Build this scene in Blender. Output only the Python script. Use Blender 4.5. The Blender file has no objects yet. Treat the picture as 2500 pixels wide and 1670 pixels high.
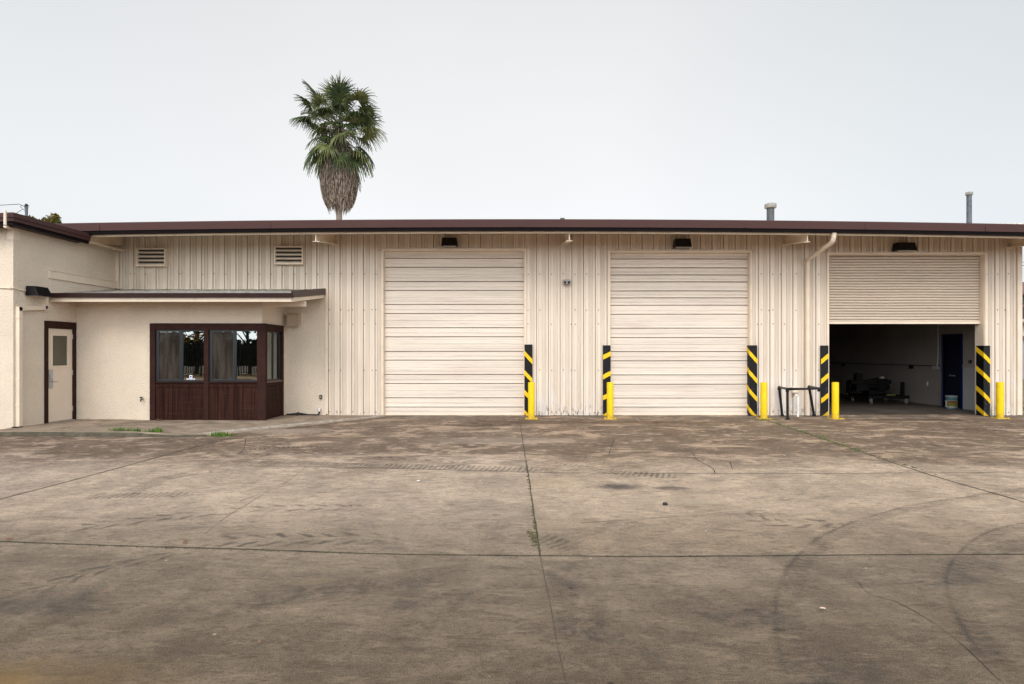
import bpy, bmesh, math, random
from mathutils import Vector, Matrix
random.seed(7)
R = math.radians
scene = bpy.context.scene
COL = scene.collection

# ------------------------------------------------------------------ camera
F = 1507.0; VX = 1278.0; VY = 863.0; CH = 1.62       # measured from the photograph (2500 px wide)
cam = bpy.data.cameras.new('camera'); camo = bpy.data.objects.new('camera', cam); COL.objects.link(camo)
camo.location = (0, 0, CH); camo.rotation_euler = (R(90), 0, 0)
cam.sensor_width = 36; cam.sensor_fit = 'HORIZONTAL'; cam.lens = F/2500*36
cam.shift_x = -28/2500; cam.shift_y = 28/2500
cam.clip_start = 0.05; cam.clip_end = 2000
scene.camera = camo
# ------------------------------------------------------------------ view
scene.view_settings.view_transform = 'Standard'
scene.view_settings.look = 'None'
scene.view_settings.exposure = 0.0
scene.view_settings.gamma = 1.0
# ------------------------------------------------------------------ world: bright overcast, sun behind the clouds at the viewer's back
world = bpy.data.worlds.new('World'); scene.world = world; world.use_nodes = True
SUN_EL, SUN_AZ = 41, 194
def build_world():
    nt = world.node_tree; n = nt.nodes; l = nt.links
    for x in list(n): n.remove(x)
    out = n.new('ShaderNodeOutputWorld'); bg = n.new('ShaderNodeBackground'); l.new(bg.outputs[0], out.inputs[0])
    sky = n.new('ShaderNodeTexSky'); sky.sky_type = 'NISHITA'; sky.sun_disc = False
    sky.sun_elevation = R(SUN_EL); sky.sun_rotation = R(SUN_AZ)
    sm = n.new('ShaderNodeVectorMath'); sm.operation = 'SCALE'; sm.inputs['Scale'].default_value = 0.08
    l.new(sky.outputs[0], sm.inputs[0])
    tc = n.new('ShaderNodeTexCoord'); sp = n.new('ShaderNodeSeparateXYZ'); l.new(tc.outputs['Generated'], sp.inputs[0])
    el = n.new('ShaderNodeValToRGB'); l.new(sp.outputs['Z'], el.inputs[0])
    cr = el.color_ramp; cr.elements[0].position = 0.0; cr.elements[0].color = (0.93, 0.955, 0.98, 1)
    cr.elements[1].position = 1.0; cr.elements[1].color = (0.70, 0.71, 0.72, 1)
    e = cr.elements.new(0.22); e.color = (0.935, 0.945, 0.955, 1)
    e = cr.elements.new(0.33); e.color = (0.885, 0.89, 0.895, 1)
    e = cr.elements.new(0.50); e.color = (0.80, 0.805, 0.81, 1)
    # thicker cloud to the east (right)
    mr = n.new('ShaderNodeMapRange'); mr.inputs[1].default_value = 0.18; mr.inputs[2].default_value = 0.80
    mr.inputs[3].default_value = 0.0; mr.inputs[4].default_value = 1.0; mr.clamp = True
    ax = n.new('ShaderNodeMath'); ax.operation = 'MULTIPLY'; ax.inputs[1].default_value = -0.60; l.new(sp.outputs['X'], ax.inputs[0])
    am = n.new('ShaderNodeMath'); am.operation = 'MAXIMUM'; l.new(ax.outputs[0], am.inputs[0]); l.new(sp.outputs['X'], am.inputs[1]); l.new(am.outputs[0], mr.inputs[0])
    mz = n.new('ShaderNodeMapRange'); mz.inputs[1].default_value = 0.05; mz.inputs[2].default_value = 0.42; mz.inputs[3].default_value = 0.45; mz.inputs[4].default_value = 1.0
    l.new(sp.outputs['Z'], mz.inputs[0])
    mm = n.new('ShaderNodeMath'); mm.operation = 'MULTIPLY'; l.new(mr.outputs[0], mm.inputs[0]); l.new(mz.outputs[0], mm.inputs[1])
    mx = n.new('ShaderNodeMix'); mx.data_type = 'RGBA'; mx.blend_type = 'MULTIPLY'
    mx.inputs['B'].default_value = (0.74, 0.81, 0.85, 1)
    l.new(mm.outputs[0], mx.inputs['Factor']); l.new(el.outputs[0], mx.inputs['A'])
    # soft cloud structure
    ns = n.new('ShaderNodeTexNoise'); ns.inputs['Scale'].default_value = 1.6; ns.inputs['Detail'].default_value = 3
    l.new(tc.outputs['Generated'], ns.inputs['Vector'])
    nr = n.new('ShaderNodeMapRange'); nr.inputs[1].default_value = 0.3; nr.inputs[2].default_value = 0.7; nr.inputs[3].default_value = 1.0; nr.inputs[4].default_value = 1.085
    l.new(ns.outputs[0], nr.inputs[0])
    # brighter part of the cloud deck, where the sun is hidden (behind the viewer)
    nb = n.new('ShaderNodeMapRange'); nb.interpolation_type = 'SMOOTHSTEP'; nb.inputs[1].default_value = -0.05; nb.inputs[2].default_value = 0.8
    nb.inputs[3].default_value = 1.0; nb.inputs[4].default_value = SKY_BACK
    neg = n.new('ShaderNodeMath'); neg.operation = 'MULTIPLY'; neg.inputs[1].default_value = -1; l.new(sp.outputs['Y'], neg.inputs[0]); l.new(neg.outputs[0], nb.inputs[0])
    m2 = n.new('ShaderNodeMath'); m2.operation = 'MULTIPLY'; l.new(nr.outputs[0], m2.inputs[0]); l.new(nb.outputs[0], m2.inputs[1])
    v = n.new('ShaderNodeVectorMath'); v.operation = 'SCALE'; l.new(mx.outputs['Result'], v.inputs[0]); l.new(m2.outputs[0], v.inputs['Scale'])
    mix = n.new('ShaderNodeMix'); mix.data_type = 'RGBA'; mix.inputs['Factor'].default_value = 0.93
    l.new(sm.outputs[0], mix.inputs['A']); l.new(v.outputs[0], mix.inputs['B'])
    l.new(mix.outputs['Result'], bg.inputs[0]); bg.inputs[1].default_value = 1.0
SKY_BACK = 2.95
build_world()
sun = bpy.data.lights.new('sun', 'SUN'); suno = bpy.data.objects.new('sun', sun); COL.objects.link(suno)
sun.energy = 1.5; sun.angle = R(25); sun.color = (1.0, 0.96, 0.90)
suno.rotation_euler = (R(90-SUN_EL), 0, R(-14)); suno.location = (-4, -10, 20)

# ------------------------------------------------------------------ coordinates
def W(px, py, d): return Vector(((px-VX)*d/F, d, CH-(py-VY)*d/F))
def X(px, d): return (px-VX)*d/F
def Z(py, d): return CH-(py-VY)*d/F
def G(px, py):
    d = CH*F/(py-VY); return Vector(((px-VX)*d/F, d, 0))
D = 16.05      # plane of the metal front wall
DO = 14.6      # plane of the stucco office front
XW = -10.58    # side wall of the wing

# ------------------------------------------------------------------ materials
class NT:
    def __init__(s, name):
        s.m = bpy.data.materials.new(name); s.m.use_nodes = True
        s.t = s.m.node_tree; s.n = s.t.nodes; s.l = s.t.links
        s.b = s.n['Principled BSDF']; s.out = s.n['Material Output']
        g = s.n.new('ShaderNodeNewGeometry'); s.pos = g.outputs['Position']
    def link(s, a, b): s.l.new(a, b)
    def val(s, node_in, v):
        if hasattr(v, 'links'): s.l.new(v, node_in)
        else: node_in.default_value = v
    def scale(s, v, sc):
        n = s.n.new('ShaderNodeMapping'); n.inputs['Scale'].default_value = sc; s.l.new(v, n.inputs['Vector']); return n.outputs[0]
    def noise(s, v, sc, det=4, rough=0.55, dist=0.0, w=0.0):
        n = s.n.new('ShaderNodeTexNoise'); n.noise_dimensions = '4D'; n.inputs['W'].default_value = w
        n.inputs['Scale'].default_value = sc; n.inputs['Detail'].default_value = det
        n.inputs['Roughness'].default_value = rough; n.inputs['Distortion'].default_value = dist
        s.l.new(v, n.inputs['Vector']); return n.outputs[0]
    def vor(s, v, sc, feat='F1', rnd=1.0):
        n = s.n.new('ShaderNodeTexVoronoi'); n.feature = feat; n.inputs['Scale'].default_value = sc
        n.inputs['Randomness'].default_value = rnd
        s.l.new(v, n.inputs['Vector']); return n.outputs['Distance']
    def rng(s, v, a, b, c=0.0, d=1.0, smooth=True):
        n = s.n.new('ShaderNodeMapRange'); n.interpolation_type = 'SMOOTHSTEP' if smooth else 'LINEAR'
        for i, q in ((1, a), (2, b), (3, c), (4, d)): n.inputs[i].default_value = q
        s.l.new(v, n.inputs[0]); return n.outputs[0]
    def math(s, op, a, b=0.0, c=None):
        n = s.n.new('ShaderNodeMath'); n.operation = op; s.val(n.inputs[0], a); s.val(n.inputs[1], b)
        if c is not None: s.val(n.inputs[2], c)
        return n.outputs[0]
    def mix(s, f, a, b, mode='MIX'):
        n = s.n.new('ShaderNodeMix'); n.data_type = 'RGBA'; n.blend_type = mode
        s.val(n.inputs['Factor'], f)
        for k, q in (('A', a), ('B', b)):
            if isinstance(q, tuple): n.inputs[k].default_value = (*q[:3], 1)
            else: s.l.new(q, n.inputs[k])
        return n.outputs['Result']
    def sep(s, v):
        n = s.n.new('ShaderNodeSeparateXYZ'); s.l.new(v, n.inputs[0]); return n.outputs
    def bump(s, h, strength=0.3, dist=0.01, prev=None):
        n = s.n.new('ShaderNodeBump'); n.inputs['Strength'].default_value = strength; n.inputs['Distance'].default_value = dist
        s.l.new(h, n.inputs['Height'])
        if prev is not None: s.l.new(prev, n.inputs['Normal'])
        return n.outputs[0]
    def fin(s, col, rough=0.6, bump=None, metal=0.0, spec=None):
        if isinstance(col, tuple): s.b.inputs['Base Color'].default_value = (*col[:3], 1)
        else: s.l.new(col, s.b.inputs['Base Color'])
        s.val(s.b.inputs['Roughness'], rough); s.b.inputs['Metallic'].default_value = metal
        if spec is not None: s.b.inputs['Specular IOR Level'].default_value = spec
        if bump is not None: s.l.new(bump, s.b.inputs['Normal'])
        return s.m

def plain(name, col, rough=0.5, var=0.12, sc=3.0, metal=0.0, bump=0.0, spec=None, dirt=None, dirt_amt=0.4):
    t = NT(name); n1 = t.noise(t.pos, sc, 5)
    c = t.mix(t.rng(n1, 0.3, 0.7), tuple(x*(1-var) for x in col), tuple(min(1, x*(1+var)) for x in col))
    if dirt:
        n2 = t.noise(t.pos, sc*2.3, 6, 0.7, w=3.0)
        c = t.mix(t.math('MULTIPLY', t.rng(n2, 0.52, 0.75), dirt_amt), c, dirt)
    b = t.bump(t.noise(t.pos, 60, 3), bump, 0.004) if bump else None
    return t.fin(c, rough, b, metal, spec)

def make_metal_wall():
    t = NT('beige_painted_sheet_metal')
    base = (0.735, 0.64, 0.535)
    st = t.noise(t.scale(t.pos, (9, 9, 0.35)), 1.0, 6, 0.6)
    c = t.mix(t.rng(st, 0.3, 0.7), tuple(x*0.90 for x in base), tuple(x*1.05 for x in base))
    st2 = t.noise(t.scale(t.pos, (40, 40, 0.9)), 1.0, 4, 0.7, w=2)
    c = t.mix(t.math('MULTIPLY', t.rng(st2, 0.52, 0.72), 0.28), c, (0.36, 0.27, 0.19))
    bl = t.noise(t.pos, 1.1, 4, w=5)
    c = t.mix(t.math('MULTIPLY', t.rng(bl, 0.45, 0.7), 0.12), c, (0.45, 0.36, 0.28))
    z = t.sep(t.pos)[2]; x = t.sep(t.pos)[0]
    # peeled whitish paint low on the wall near the doorways
    pn = t.noise(t.scale(t.pos, (5, 5, 1.4)), 1.0, 5, 0.65, w=9)
    low = t.math('MULTIPLY', t.rng(z, 1.5, 0.3), t.rng(x, -0.5, 0.6))
    c = t.mix(t.math('MULTIPLY', t.rng(pn, 0.42, 0.62), t.math('MULTIPLY', low, 0.7)), c, (0.72, 0.69, 0.68))
    # dark rusty scrapes at the very foot
    sn = t.noise(t.scale(t.pos, (16, 16, 4)), 1.0, 5, 0.75, w=12)
    foot = t.math('MULTIPLY', t.rng(z, 0.42, 0.0), t.rng(x, -0.5, 0.4, 0.25, 1.0))
    c = t.mix(t.math('MULTIPLY', t.rng(sn, 0.52, 0.62), foot), c, (0.10, 0.07, 0.055))
    b = t.bump(t.noise(t.scale(t.pos, (3, 3, 1.5)), 1.0, 4), 0.15, 0.01)
    return t.fin(c, 0.42, b, 0.0, 0.4)

def make_door_metal(name='beige_roller_door_steel', base=(0.755, 0.668, 0.578), amt=1.0):
    t = NT(name)
    st = t.noise(t.scale(t.pos, (0.22, 0.22, 7)), 1.0, 5, 0.6)
    c = t.mix(t.rng(st, 0.3, 0.7), tuple(x*0.88 for x in base), tuple(x*1.05 for x in base))
    st2 = t.noise(t.scale(t.pos, (0.8, 0.8, 30)), 1.0, 3, 0.55, w=4)
    c = t.mix(t.math('MULTIPLY', t.rng(st2, 0.54, 0.70), 0.32*amt), c, (0.30, 0.25, 0.23))
    pk = t.noise(t.scale(t.pos, (0.5, 0.5, 2.2)), 1.0, 4, w=7)
    c = t.mix(t.math('MULTIPLY', t.rng(pk, 0.5, 0.72), 0.25), c, (0.62, 0.45, 0.39))
    fl = t.noise(t.pos, 22, 3, 0.8, w=8)
    c = t.mix(t.math('MULTIPLY', t.rng(fl, 0.70, 0.74), 0.5), c, (0.25, 0.20, 0.17))
    return t.fin(c, 0.45, None, 0, 0.35)

def make_stucco(name, base):
    t = NT(name)
    n1 = t.noise(t.pos, 0.9, 5, 0.6)
    c = t.mix(t.rng(n1, 0.3, 0.7), tuple(x*0.93 for x in base), tuple(x*1.04 for x in base))
    n2 = t.noise(t.scale(t.pos, (6, 6, 0.7)), 1.0, 5, 0.7, w=3)
    c = t.mix(t.math('MULTIPLY', t.rng(n2, 0.55, 0.75), 0.13), c, (0.40, 0.32, 0.24))
    pit = t.vor(t.pos, 38.0)
    pn = t.noise(t.pos, 45, 4, 0.6)
    c = t.mix(t.math('MULTIPLY', t.rng(pn, 0.45, 0.33), 0.5), c, (0.33, 0.27, 0.21))
    h = t.math('ADD', pn, t.math('MULTIPLY', pit, 0.7))
    b = t.bump(h, 0.8, 0.02)
    return t.fin(c, 0.85, b, 0, 0.2)

def make_ground():
    t = NT('stained_yard_concrete')
    x, y, z = t.sep(t.pos)
    mac = t.noise(t.pos, 0.55, 6, 0.62, 0.4)
    ywob = t.math('ADD', y, t.math('MULTIPLY', t.math('SUBTRACT', mac, 0.5), 5.0))
    front = (0.100, 0.069, 0.045); mid = (0.400, 0.310, 0.230); far_ = (0.172, 0.114, 0.076)
    c = t.mix(t.rng(y, 2.6, 5.4), front, (0.255, 0.192, 0.137))
    c = t.mix(t.rng(y, 5.0, 7.5), c, mid)
    c = t.mix(t.rng(ywob, 8.2, 10.3), c, far_)
    c = t.mix(t.rng(y, 14.95, 15.15, 0, 0.8), c, (0.165, 0.158, 0.155))
    # slab south of the joint is browner
    c = t.mix(t.rng(t.math('ADD', y, t.math('MULTIPLY', x, 0.0)), 4.98, 4.90, 0, 0.40), c, (0.125, 0.092, 0.064))
    # mottling, several sizes
    m1 = t.noise(t.pos, 1.7, 7, 0.68, 0.6, w=1)
    c = t.mix(t.rng(m1, 0.30, 0.72, 0, 1), t.mix(0.58, c, (0.075, 0.058, 0.046)), t.mix(0.30, c, (0.48, 0.39, 0.30)))
    m2 = t.noise(t.scale(t.pos, (1.0, 1.6, 1)), 6.0, 6, 0.7, 0.3, w=2)
    c = t.mix(t.math('MULTIPLY', t.rng(m2, 0.50, 0.66), t.rng(y, 4.5, 10, 0.22, 0.65)), c, (0.085, 0.078, 0.073))
    # pale, worn blotches towards the building
    lb = t.noise(t.scale(t.pos, (0.8, 1.3, 1)), 1.15, 6, 0.66, 0.8, w=4)
    near = t.rng(y, 7.5, 11.0, 0.15, 1.0)
    c = t.mix(t.math('MULTIPLY', t.rng(lb, 0.51, 0.62), t.math('MULTIPLY', near, 1.0)), c, (0.60, 0.47, 0.36))
    lb2 = t.noise(t.scale(t.pos, (1.0, 1.5, 1)), 3.4, 5, 0.7, 0.5, w=14)
    c = t.mix(t.math('MULTIPLY', t.rng(lb2, 0.54, 0.64), t.math('MULTIPLY', near, 0.9)), c, (0.60, 0.47, 0.36))
    # reddish brown rust-soil wash
    rb = t.noise(t.pos, 0.8, 6, 0.65, 0.5, w=6)
    c = t.mix(t.math('MULTIPLY', t.rng(rb, 0.48, 0.66), t.rng(y, 8.0, 13.5, 0.0, 0.62)), c, (0.125, 0.068, 0.038))
    db = t.noise(t.scale(t.pos, (0.7, 1.2, 1)), 1.6, 6, 0.68, 0.9, w=8)
    c = t.mix(t.math('MULTIPLY', t.rng(db, 0.56, 0.68), t.rng(y, 3.5, 12, 0.40, 0.7)), c, (0.075, 0.067, 0.064))
    # fine grain
    g1 = t.noise(t.pos, 130, 3, 0.7, w=3)
    c = t.mix(t.rng(g1, 0.3, 0.7), t.mix(0.45, c, (0.03, 0.026, 0.022)), t.mix(0.20, c, (0.6, 0.54, 0.47)))
    g2 = t.noise(t.scale(t.pos, (1.0, 1.5, 1)), 26, 5, 0.7, w=5)
    c = t.mix(t.math('MULTIPLY', t.rng(g2, 0.48, 0.64), 0.42), c, (0.07, 0.06, 0.052))
    # scuffs lying mostly along the traffic direction
    sf = t.noise(t.scale(t.pos, (1.0, 3.2, 1)), 5.5, 7, 0.75, 0.8, w=31)
    c = t.mix(t.math('MULTIPLY', t.rng(sf, 0.52, 0.60), 0.46), c, (0.085, 0.066, 0.052))
    sf2 = t.noise(t.scale(t.pos, (0.8, 3.0, 1)), 4.0, 7, 0.75, 0.8, w=33)
    c = t.mix(t.math('MULTIPLY', t.rng(sf2, 0.54, 0.64), t.rng(y, 5, 11, 0.20, 0.60)), c, (0.50, 0.40, 0.30))
    # pale chips and paint spots
    vs = t.vor(t.pos, 4.0); vn = t.noise(t.pos, 2.0, 2, w=11)
    c = t.mix(t.math('MULTIPLY', t.rng(vs, 0.055, 0.035), t.rng(vn, 0.52, 0.56, 0, 0.7)), c, (0.52, 0.47, 0.38))
    vs = t.vor(t.scale(t.pos, (1, 1.4, 1)), 2.6); vn = t.noise(t.pos, 1.6, 2, w=21)
    c = t.mix(t.math('MULTIPLY', t.rng(vs, 0.06, 0.03), t.rng(vn, 0.52, 0.56, 0, 0.8)), c, (0.05, 0.042, 0.038))
    # tone of the three pours: browner in front, bleached in the middle, rust brown by the doors
    tone = t.mix(t.rng(y, 2.8, 5.6), (0.80, 0.74, 0.67), (1.12, 1.08, 1.03))
    tone = t.mix(t.rng(y, 5.2, 6.6), tone, (1.48, 1.44, 1.41))
    tone = t.mix(t.rng(ywob, 8.4, 10.4), tone, (0.95, 0.89, 0.84))
    c = t.mix(1.0, c, tone, 'MULTIPLY')
    xl = t.math('ADD', x, t.math('MULTIPLY', y, -0.034))      # the joints splay slightly
    c = t.mix(t.math('MULTIPLY', t.rng(xl, -5.98, -6.02), t.rng(y, 5.3, 5.6)), c, t.mix(1.0, c, (0.90, 0.90, 0.92), 'MULTIPLY'))
    c = t.mix(t.math('MULTIPLY', t.rng(x, 0.0, 0.25), t.rng(y, 4.9, 5.1)), c, t.mix(1.0, c, (1.05, 1.03, 1.0), 'MULTIPLY'))
    # hairline cracks
    wv = t.n.new('ShaderNodeVectorMath'); wv.operation = 'ADD'
    nn = t.n.new('ShaderNodeTexNoise'); nn.inputs['Scale'].default_value = 1.3; nn.inputs['Detail'].default_value = 6
    t.link(t.pos, nn.inputs['Vector'])
    sc = t.n.new('ShaderNodeVectorMath'); sc.operation = 'SCALE'; sc.inputs['Scale'].default_value = 0.9; t.link(nn.outputs['Color'], sc.inputs[0])
    t.link(t.pos, wv.inputs[0]); t.link(sc.outputs[0], wv.inputs[1])
    cr = t.vor(wv.outputs[0], 0.30, 'DISTANCE_TO_EDGE')
    crm = t.math('MULTIPLY', t.rng(cr, 0.0026, 0.0008), t.rng(t.noise(t.pos, 0.5, 3, w=13), 0.50, 0.60))
    c = t.mix(t.math('MULTIPLY', crm, 0.12), c, (0.035, 0.028, 0.022))
    # single stains where the photograph has them: (x, y, rx, ry, colour, strength)
    en = t.noise(t.pos, 5.0, 6, 0.7, w=15)
    for (sx, sy, rx, ry, colr, amt) in (
        (-2.75, 2.95, 0.55, 0.26, (0.30, 0.18, 0.06), 0.50), (-2.45, 3.05, 0.85, 0.30, (0.20, 0.13, 0.06), 0.35), (1.18, 7.50, 0.34, 0.20, (0.05, 0.048, 0.05), 0.85),
        (1.75, 7.42, 0.26, 0.12, (0.06, 0.056, 0.055), 0.7), (0.38, 7.75, 0.45, 0.35, (0.42, 0.32, 0.20), 0.35),
        (1.75, 6.75, 0.62, 0.16, (0.46, 0.38, 0.26), 0.4), (9.6, 15.05, 1.9, 0.28, (0.06, 0.038, 0.026), 0.85),
        (0.15, 14.6, 2.0, 0.45, (0.075, 0.045, 0.03), 0.5), (-0.9, 14.0, 0.9, 0.5, (0.06, 0.04, 0.03), 0.55),
        (3.1, 14.5, 2.2, 0.35, (0.10, 0.058, 0.036), 0.5), (2.0, 3.75, 0.25, 0.07, (0.28, 0.21, 0.13), 0.25),
        (-0.55, 8.9, 0.25, 0.12, (0.55, 0.42, 0.30), 0.7), (-1.5, 4.4, 0.20, 0.09, (0.28, 0.21, 0.13), 0.28),
        (-3.2, 4.0, 0.7, 0.22, (0.07, 0.06, 0.055), 0.4), (1.42, 3.9, 0.05, 0.025, (0.045, 0.038, 0.034), 0.7),
        (1.50, 3.62, 0.06, 0.022, (0.045, 0.038, 0.034), 0.7), (1.42, 3.0, 0.22, 0.05, (0.05, 0.045, 0.042), 0.8),
        (-4.9, 12.9, 1.0, 0.5, (0.42, 0.35, 0.29), 0.6), (-0.3, 11.5, 1.8, 0.6, (0.38, 0.31, 0.25), 0.45)):
        dx = t.math('DIVIDE', t.math('SUBTRACT', x, sx), rx); dy = t.math('DIVIDE', t.math('SUBTRACT', y, sy), ry)
        r2 = t.math('ADD', t.math('MULTIPLY', dx, dx), t.math('MULTIPLY', dy, dy))
        r2 = t.math('ADD', r2, t.math('MULTIPLY', t.math('SUBTRACT', en, 0.5), 2.6))
        c = t.mix(t.rng(r2, 1.35, -0.25, 0, amt), c, colr)
    h = t.math('ADD', t.math('MULTIPLY', g1, 0.35), t.math('MULTIPLY', m2, 1.0))
    h = t.math('SUBTRACT', h, t.math('MULTIPLY', crm, 0.2))
    return t.fin(c, 0.9, t.bump(h, 0.55, 0.008), 0, 0.06)

def make_slab():
    t = NT('weathered_porch_concrete')
    n = t.noise(t.pos, 2.2, 7, 0.7, 0.6)
    c = t.mix(t.rng(n, 0.30, 0.70), (0.175, 0.130, 0.092), (0.42, 0.325, 0.24))
    n2 = t.noise(t.scale(t.pos, (0.8, 2, 1)), 3.5, 6, 0.7, w=3)
    c = t.mix(t.math('MULTIPLY', t.rng(n2, 0.52, 0.68), 0.55), c, (0.095, 0.078, 0.062))
    g = t.noise(t.pos, 110, 3, 0.7)
    c = t.mix(t.rng(g, 0.3, 0.7), t.mix(0.25, c, (0.05, 0.045, 0.04)), t.mix(0.1, c, (0.6, 0.55, 0.5)))
    nz = t.sep(t.pos)[2]
    ms = t.noise(t.pos, 4.5, 5, w=6)
    c = t.mix(t.rng(nz, 0.072, 0.060, 0, .85), c, t.mix(t.rng(ms, 0.4, 0.6), (0.06, 0.05, 0.035), (0.075, 0.07, 0.022))) if False else c
    return t.fin(c, 0.9, t.bump(t.math('ADD', g, n), 0.4, 0.008), 0, 0.05)

def make_wood():
    t = NT('dark_brown_rough_sawn_plywood')
    gr = t.noise(t.scale(t.pos, (26, 26, 0.9)), 1.0, 6, 0.65, 0.3)
    sw = t.noise(t.scale(t.pos, (1.5, 1.5, 60)), 1.0, 3, 0.6, w=2)
    c = t.mix(t.rng(gr, 0.35, 0.66), (0.015, 0.006, 0.005), (0.045, 0.018, 0.013))
    c = t.mix(t.math('MULTIPLY', t.rng(sw, 0.56, 0.68), 0.35), c, (0.10, 0.05, 0.034))
    return t.fin(c, 0.6, t.bump(t.math('ADD', gr, t.math('MULTIPLY', sw, 0.5)), 0.6, 0.006), 0, 0.05)

def make_roofing():
    t = NT('mossy_gravel_roofing')
    n = t.noise(t.pos, 9, 6, 0.75)
    c = t.mix(t.rng(n, 0.4, 0.6), (0.10, 0.085, 0.075), (0.52, 0.49, 0.46))
    m = t.noise(t.pos, 2.6, 5, w=3)
    y = t.sep(t.pos)[1]
    c = t.mix(t.math('MULTIPLY', t.rng(m, 0.45, 0.58), t.rng(y, 14.6, 15.9, 0.15, 1.0)), c, (0.075, 0.11, 0.025))
    return t.fin(c, 0.95, t.bump(n, 0.8, 0.02))

def make_glass():
    t = NT('window_glass')
    tr = t.n.new('ShaderNodeBsdfTransparent'); tr.inputs[0].default_value = (0.42, 0.46, 0.44, 1)
    gl = t.n.new('ShaderNodeBsdfGlossy'); gl.inputs['Roughness'].default_value = 0.0; gl.inputs[0].default_value = (0.95, 1, 0.98, 1)
    wb = t.noise(t.pos, 1.3, 1); t.link(t.bump(wb, 0.10, 0.02), gl.inputs['Normal'])
    mx = t.n.new('ShaderNodeMixShader'); mx.inputs[0].default_value = 0.30
    t.link(tr.outputs[0], mx.inputs[1]); t.link(gl.outputs[0], mx.inputs[2]); t.link(mx.outputs[0], t.out.inputs[0])
    return t.m

def make_screen():
    t = NT('insect_screen_mesh')
    p = t.sep(t.pos)
    tr = t.n.new('ShaderNodeBsdfTransparent'); df = t.n.new('ShaderNodeBsdfDiffuse')
    n = t.noise(t.scale(t.pos, (9, 9, 1.2)), 1.0, 4)
    c = t.mix(t.rng(n, 0.35, 0.65), (0.030, 0.024, 0.020), (0.075, 0.062, 0.052)); t.link(c, df.inputs[0])
    wv = t.noise(t.scale(t.pos, (120, 120, 120)), 1.0, 2)
    mx = t.n.new('ShaderNodeMixShader'); t.link(t.rng(wv, 0.35, 0.65, 0.45, 0.85), mx.inputs[0])
    t.link(tr.outputs[0], mx.inputs[1]); t.link(df.outputs[0], mx.inputs[2]); t.link(mx.outputs[0], t.out.inputs[0])
    return t.m

def make_mark(name, mode, strength, col=(0.042, 0.037, 0.034)):
    """rubber and mud marks: u = metres along, v = -1..1 across"""
    t = NT(name)
    uv = t.n.new('ShaderNodeUVMap'); uv.uv_map = 'UVMap'
    at = t.n.new('ShaderNodeAttribute'); at.attribute_name = 'fade'; fade = at.outputs['Fac']
    u, v, _ = t.sep(uv.outputs[0]); av = t.math('ABSOLUTE', v)
    br = t.noise(t.pos, 7.0, 6, 0.7, w=2); fine = t.noise(t.pos, 60, 3, 0.7)
    edge = t.rng(t.math('ADD', av, t.math('MULTIPLY', t.math('SUBTRACT', br, 0.5), 1.8)), 1.0, 0.70)
    def lug(pitch, slope, duty, vlo=0.0):
        f = t.math('FRACT', t.math('ADD', t.math('DIVIDE', u, pitch), t.math('ADD', t.math('MULTIPLY', av, slope), t.math('MULTIPLY', br, 0.9))))
        tri = t.math('ABSOLUTE', t.math('SUBTRACT', f, 0.5))
        return t.math('MULTIPLY', t.rng(tri, 0.5*duty+0.06, 0.5*duty-0.04), t.rng(av, vlo-0.05, vlo+0.08))
    if mode == 'arc':
        sol = t.math('MULTIPLY', t.rng(t.math('ABSOLUTE', t.math('SUBTRACT', v, -0.55)), 0.28, 0.06), 0.75)
        thin = t.math('MULTIPLY', t.rng(t.math('ABSOLUTE', t.math('SUBTRACT', v, -0.62)), 0.07, 0.02), 0.7)
        lg = t.math('MULTIPLY', lug(0.085, 0.6, 0.5, 0.0), 0.50)
        body = t.math('MAXIMUM', t.math('MAXIMUM', sol, thin), t.math('MAXIMUM', lg, 0.14))
    elif mode == 'chevron':
        body = t.math('MAXIMUM', lug(0.21, 1.1, 0.34, 0.25), 0.02)
    elif mode == 'lug':
        body = t.math('MAXIMUM', lug(0.075, 0.15, 0.45, 0.0), 0.02)
    else:
        body = t.rng(br, 0.42, 0.62)
    a = t.math('MULTIPLY', t.math('MULTIPLY', body, edge), t.math('MULTIPLY', fade, t.rng(t.noise(t.pos, 2.6, 5, w=5), 0.32, 0.60, 0.25, 1.0)))
    a = t.math('MULTIPLY', a, t.math('MULTIPLY', t.rng(fine, 0.25, 0.6, 0.55, 1.0), strength))
    tr = t.n.new('ShaderNodeBsdfTransparent'); t.b.inputs['Base Color'].default_value = (*col, 1); t.b.inputs['Roughness'].default_value = 0.85
    mx = t.n.new('ShaderNodeMixShader'); t.link(a, mx.inputs[0]); t.link(tr.outputs[0], mx.inputs[1]); t.link(t.b.outputs[0], mx.inputs[2])
    t.link(mx.outputs[0], t.out.inputs[0]); return t.m

def make_joint():
    t = NT('mossy_joint_filler')
    n = t.noise(t.pos, 3.5, 5); n2 = t.noise(t.pos, 30, 3, w=2)
    c = t.mix(t.rng(n, 0.44, 0.56), (0.030, 0.024, 0.019), (0.055, 0.055, 0.026))
    c = t.mix(t.rng(n2, 0.5, 0.7, 0, 0.6), c, (0.11, 0.10, 0.06))
    return t.fin(c, 0.95)

def make_leafy(name, c1, c2, sc=2.0, rough=0.6, streak=None):
    t = NT(name)
    v = t.scale(t.pos, streak) if streak else t.pos
    n = t.noise(v, sc, 4, 0.6)
    c = t.mix(t.rng(n, 0.35, 0.65), c1, c2)
    return t.fin(c, rough, None, 0, 0.3)

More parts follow.
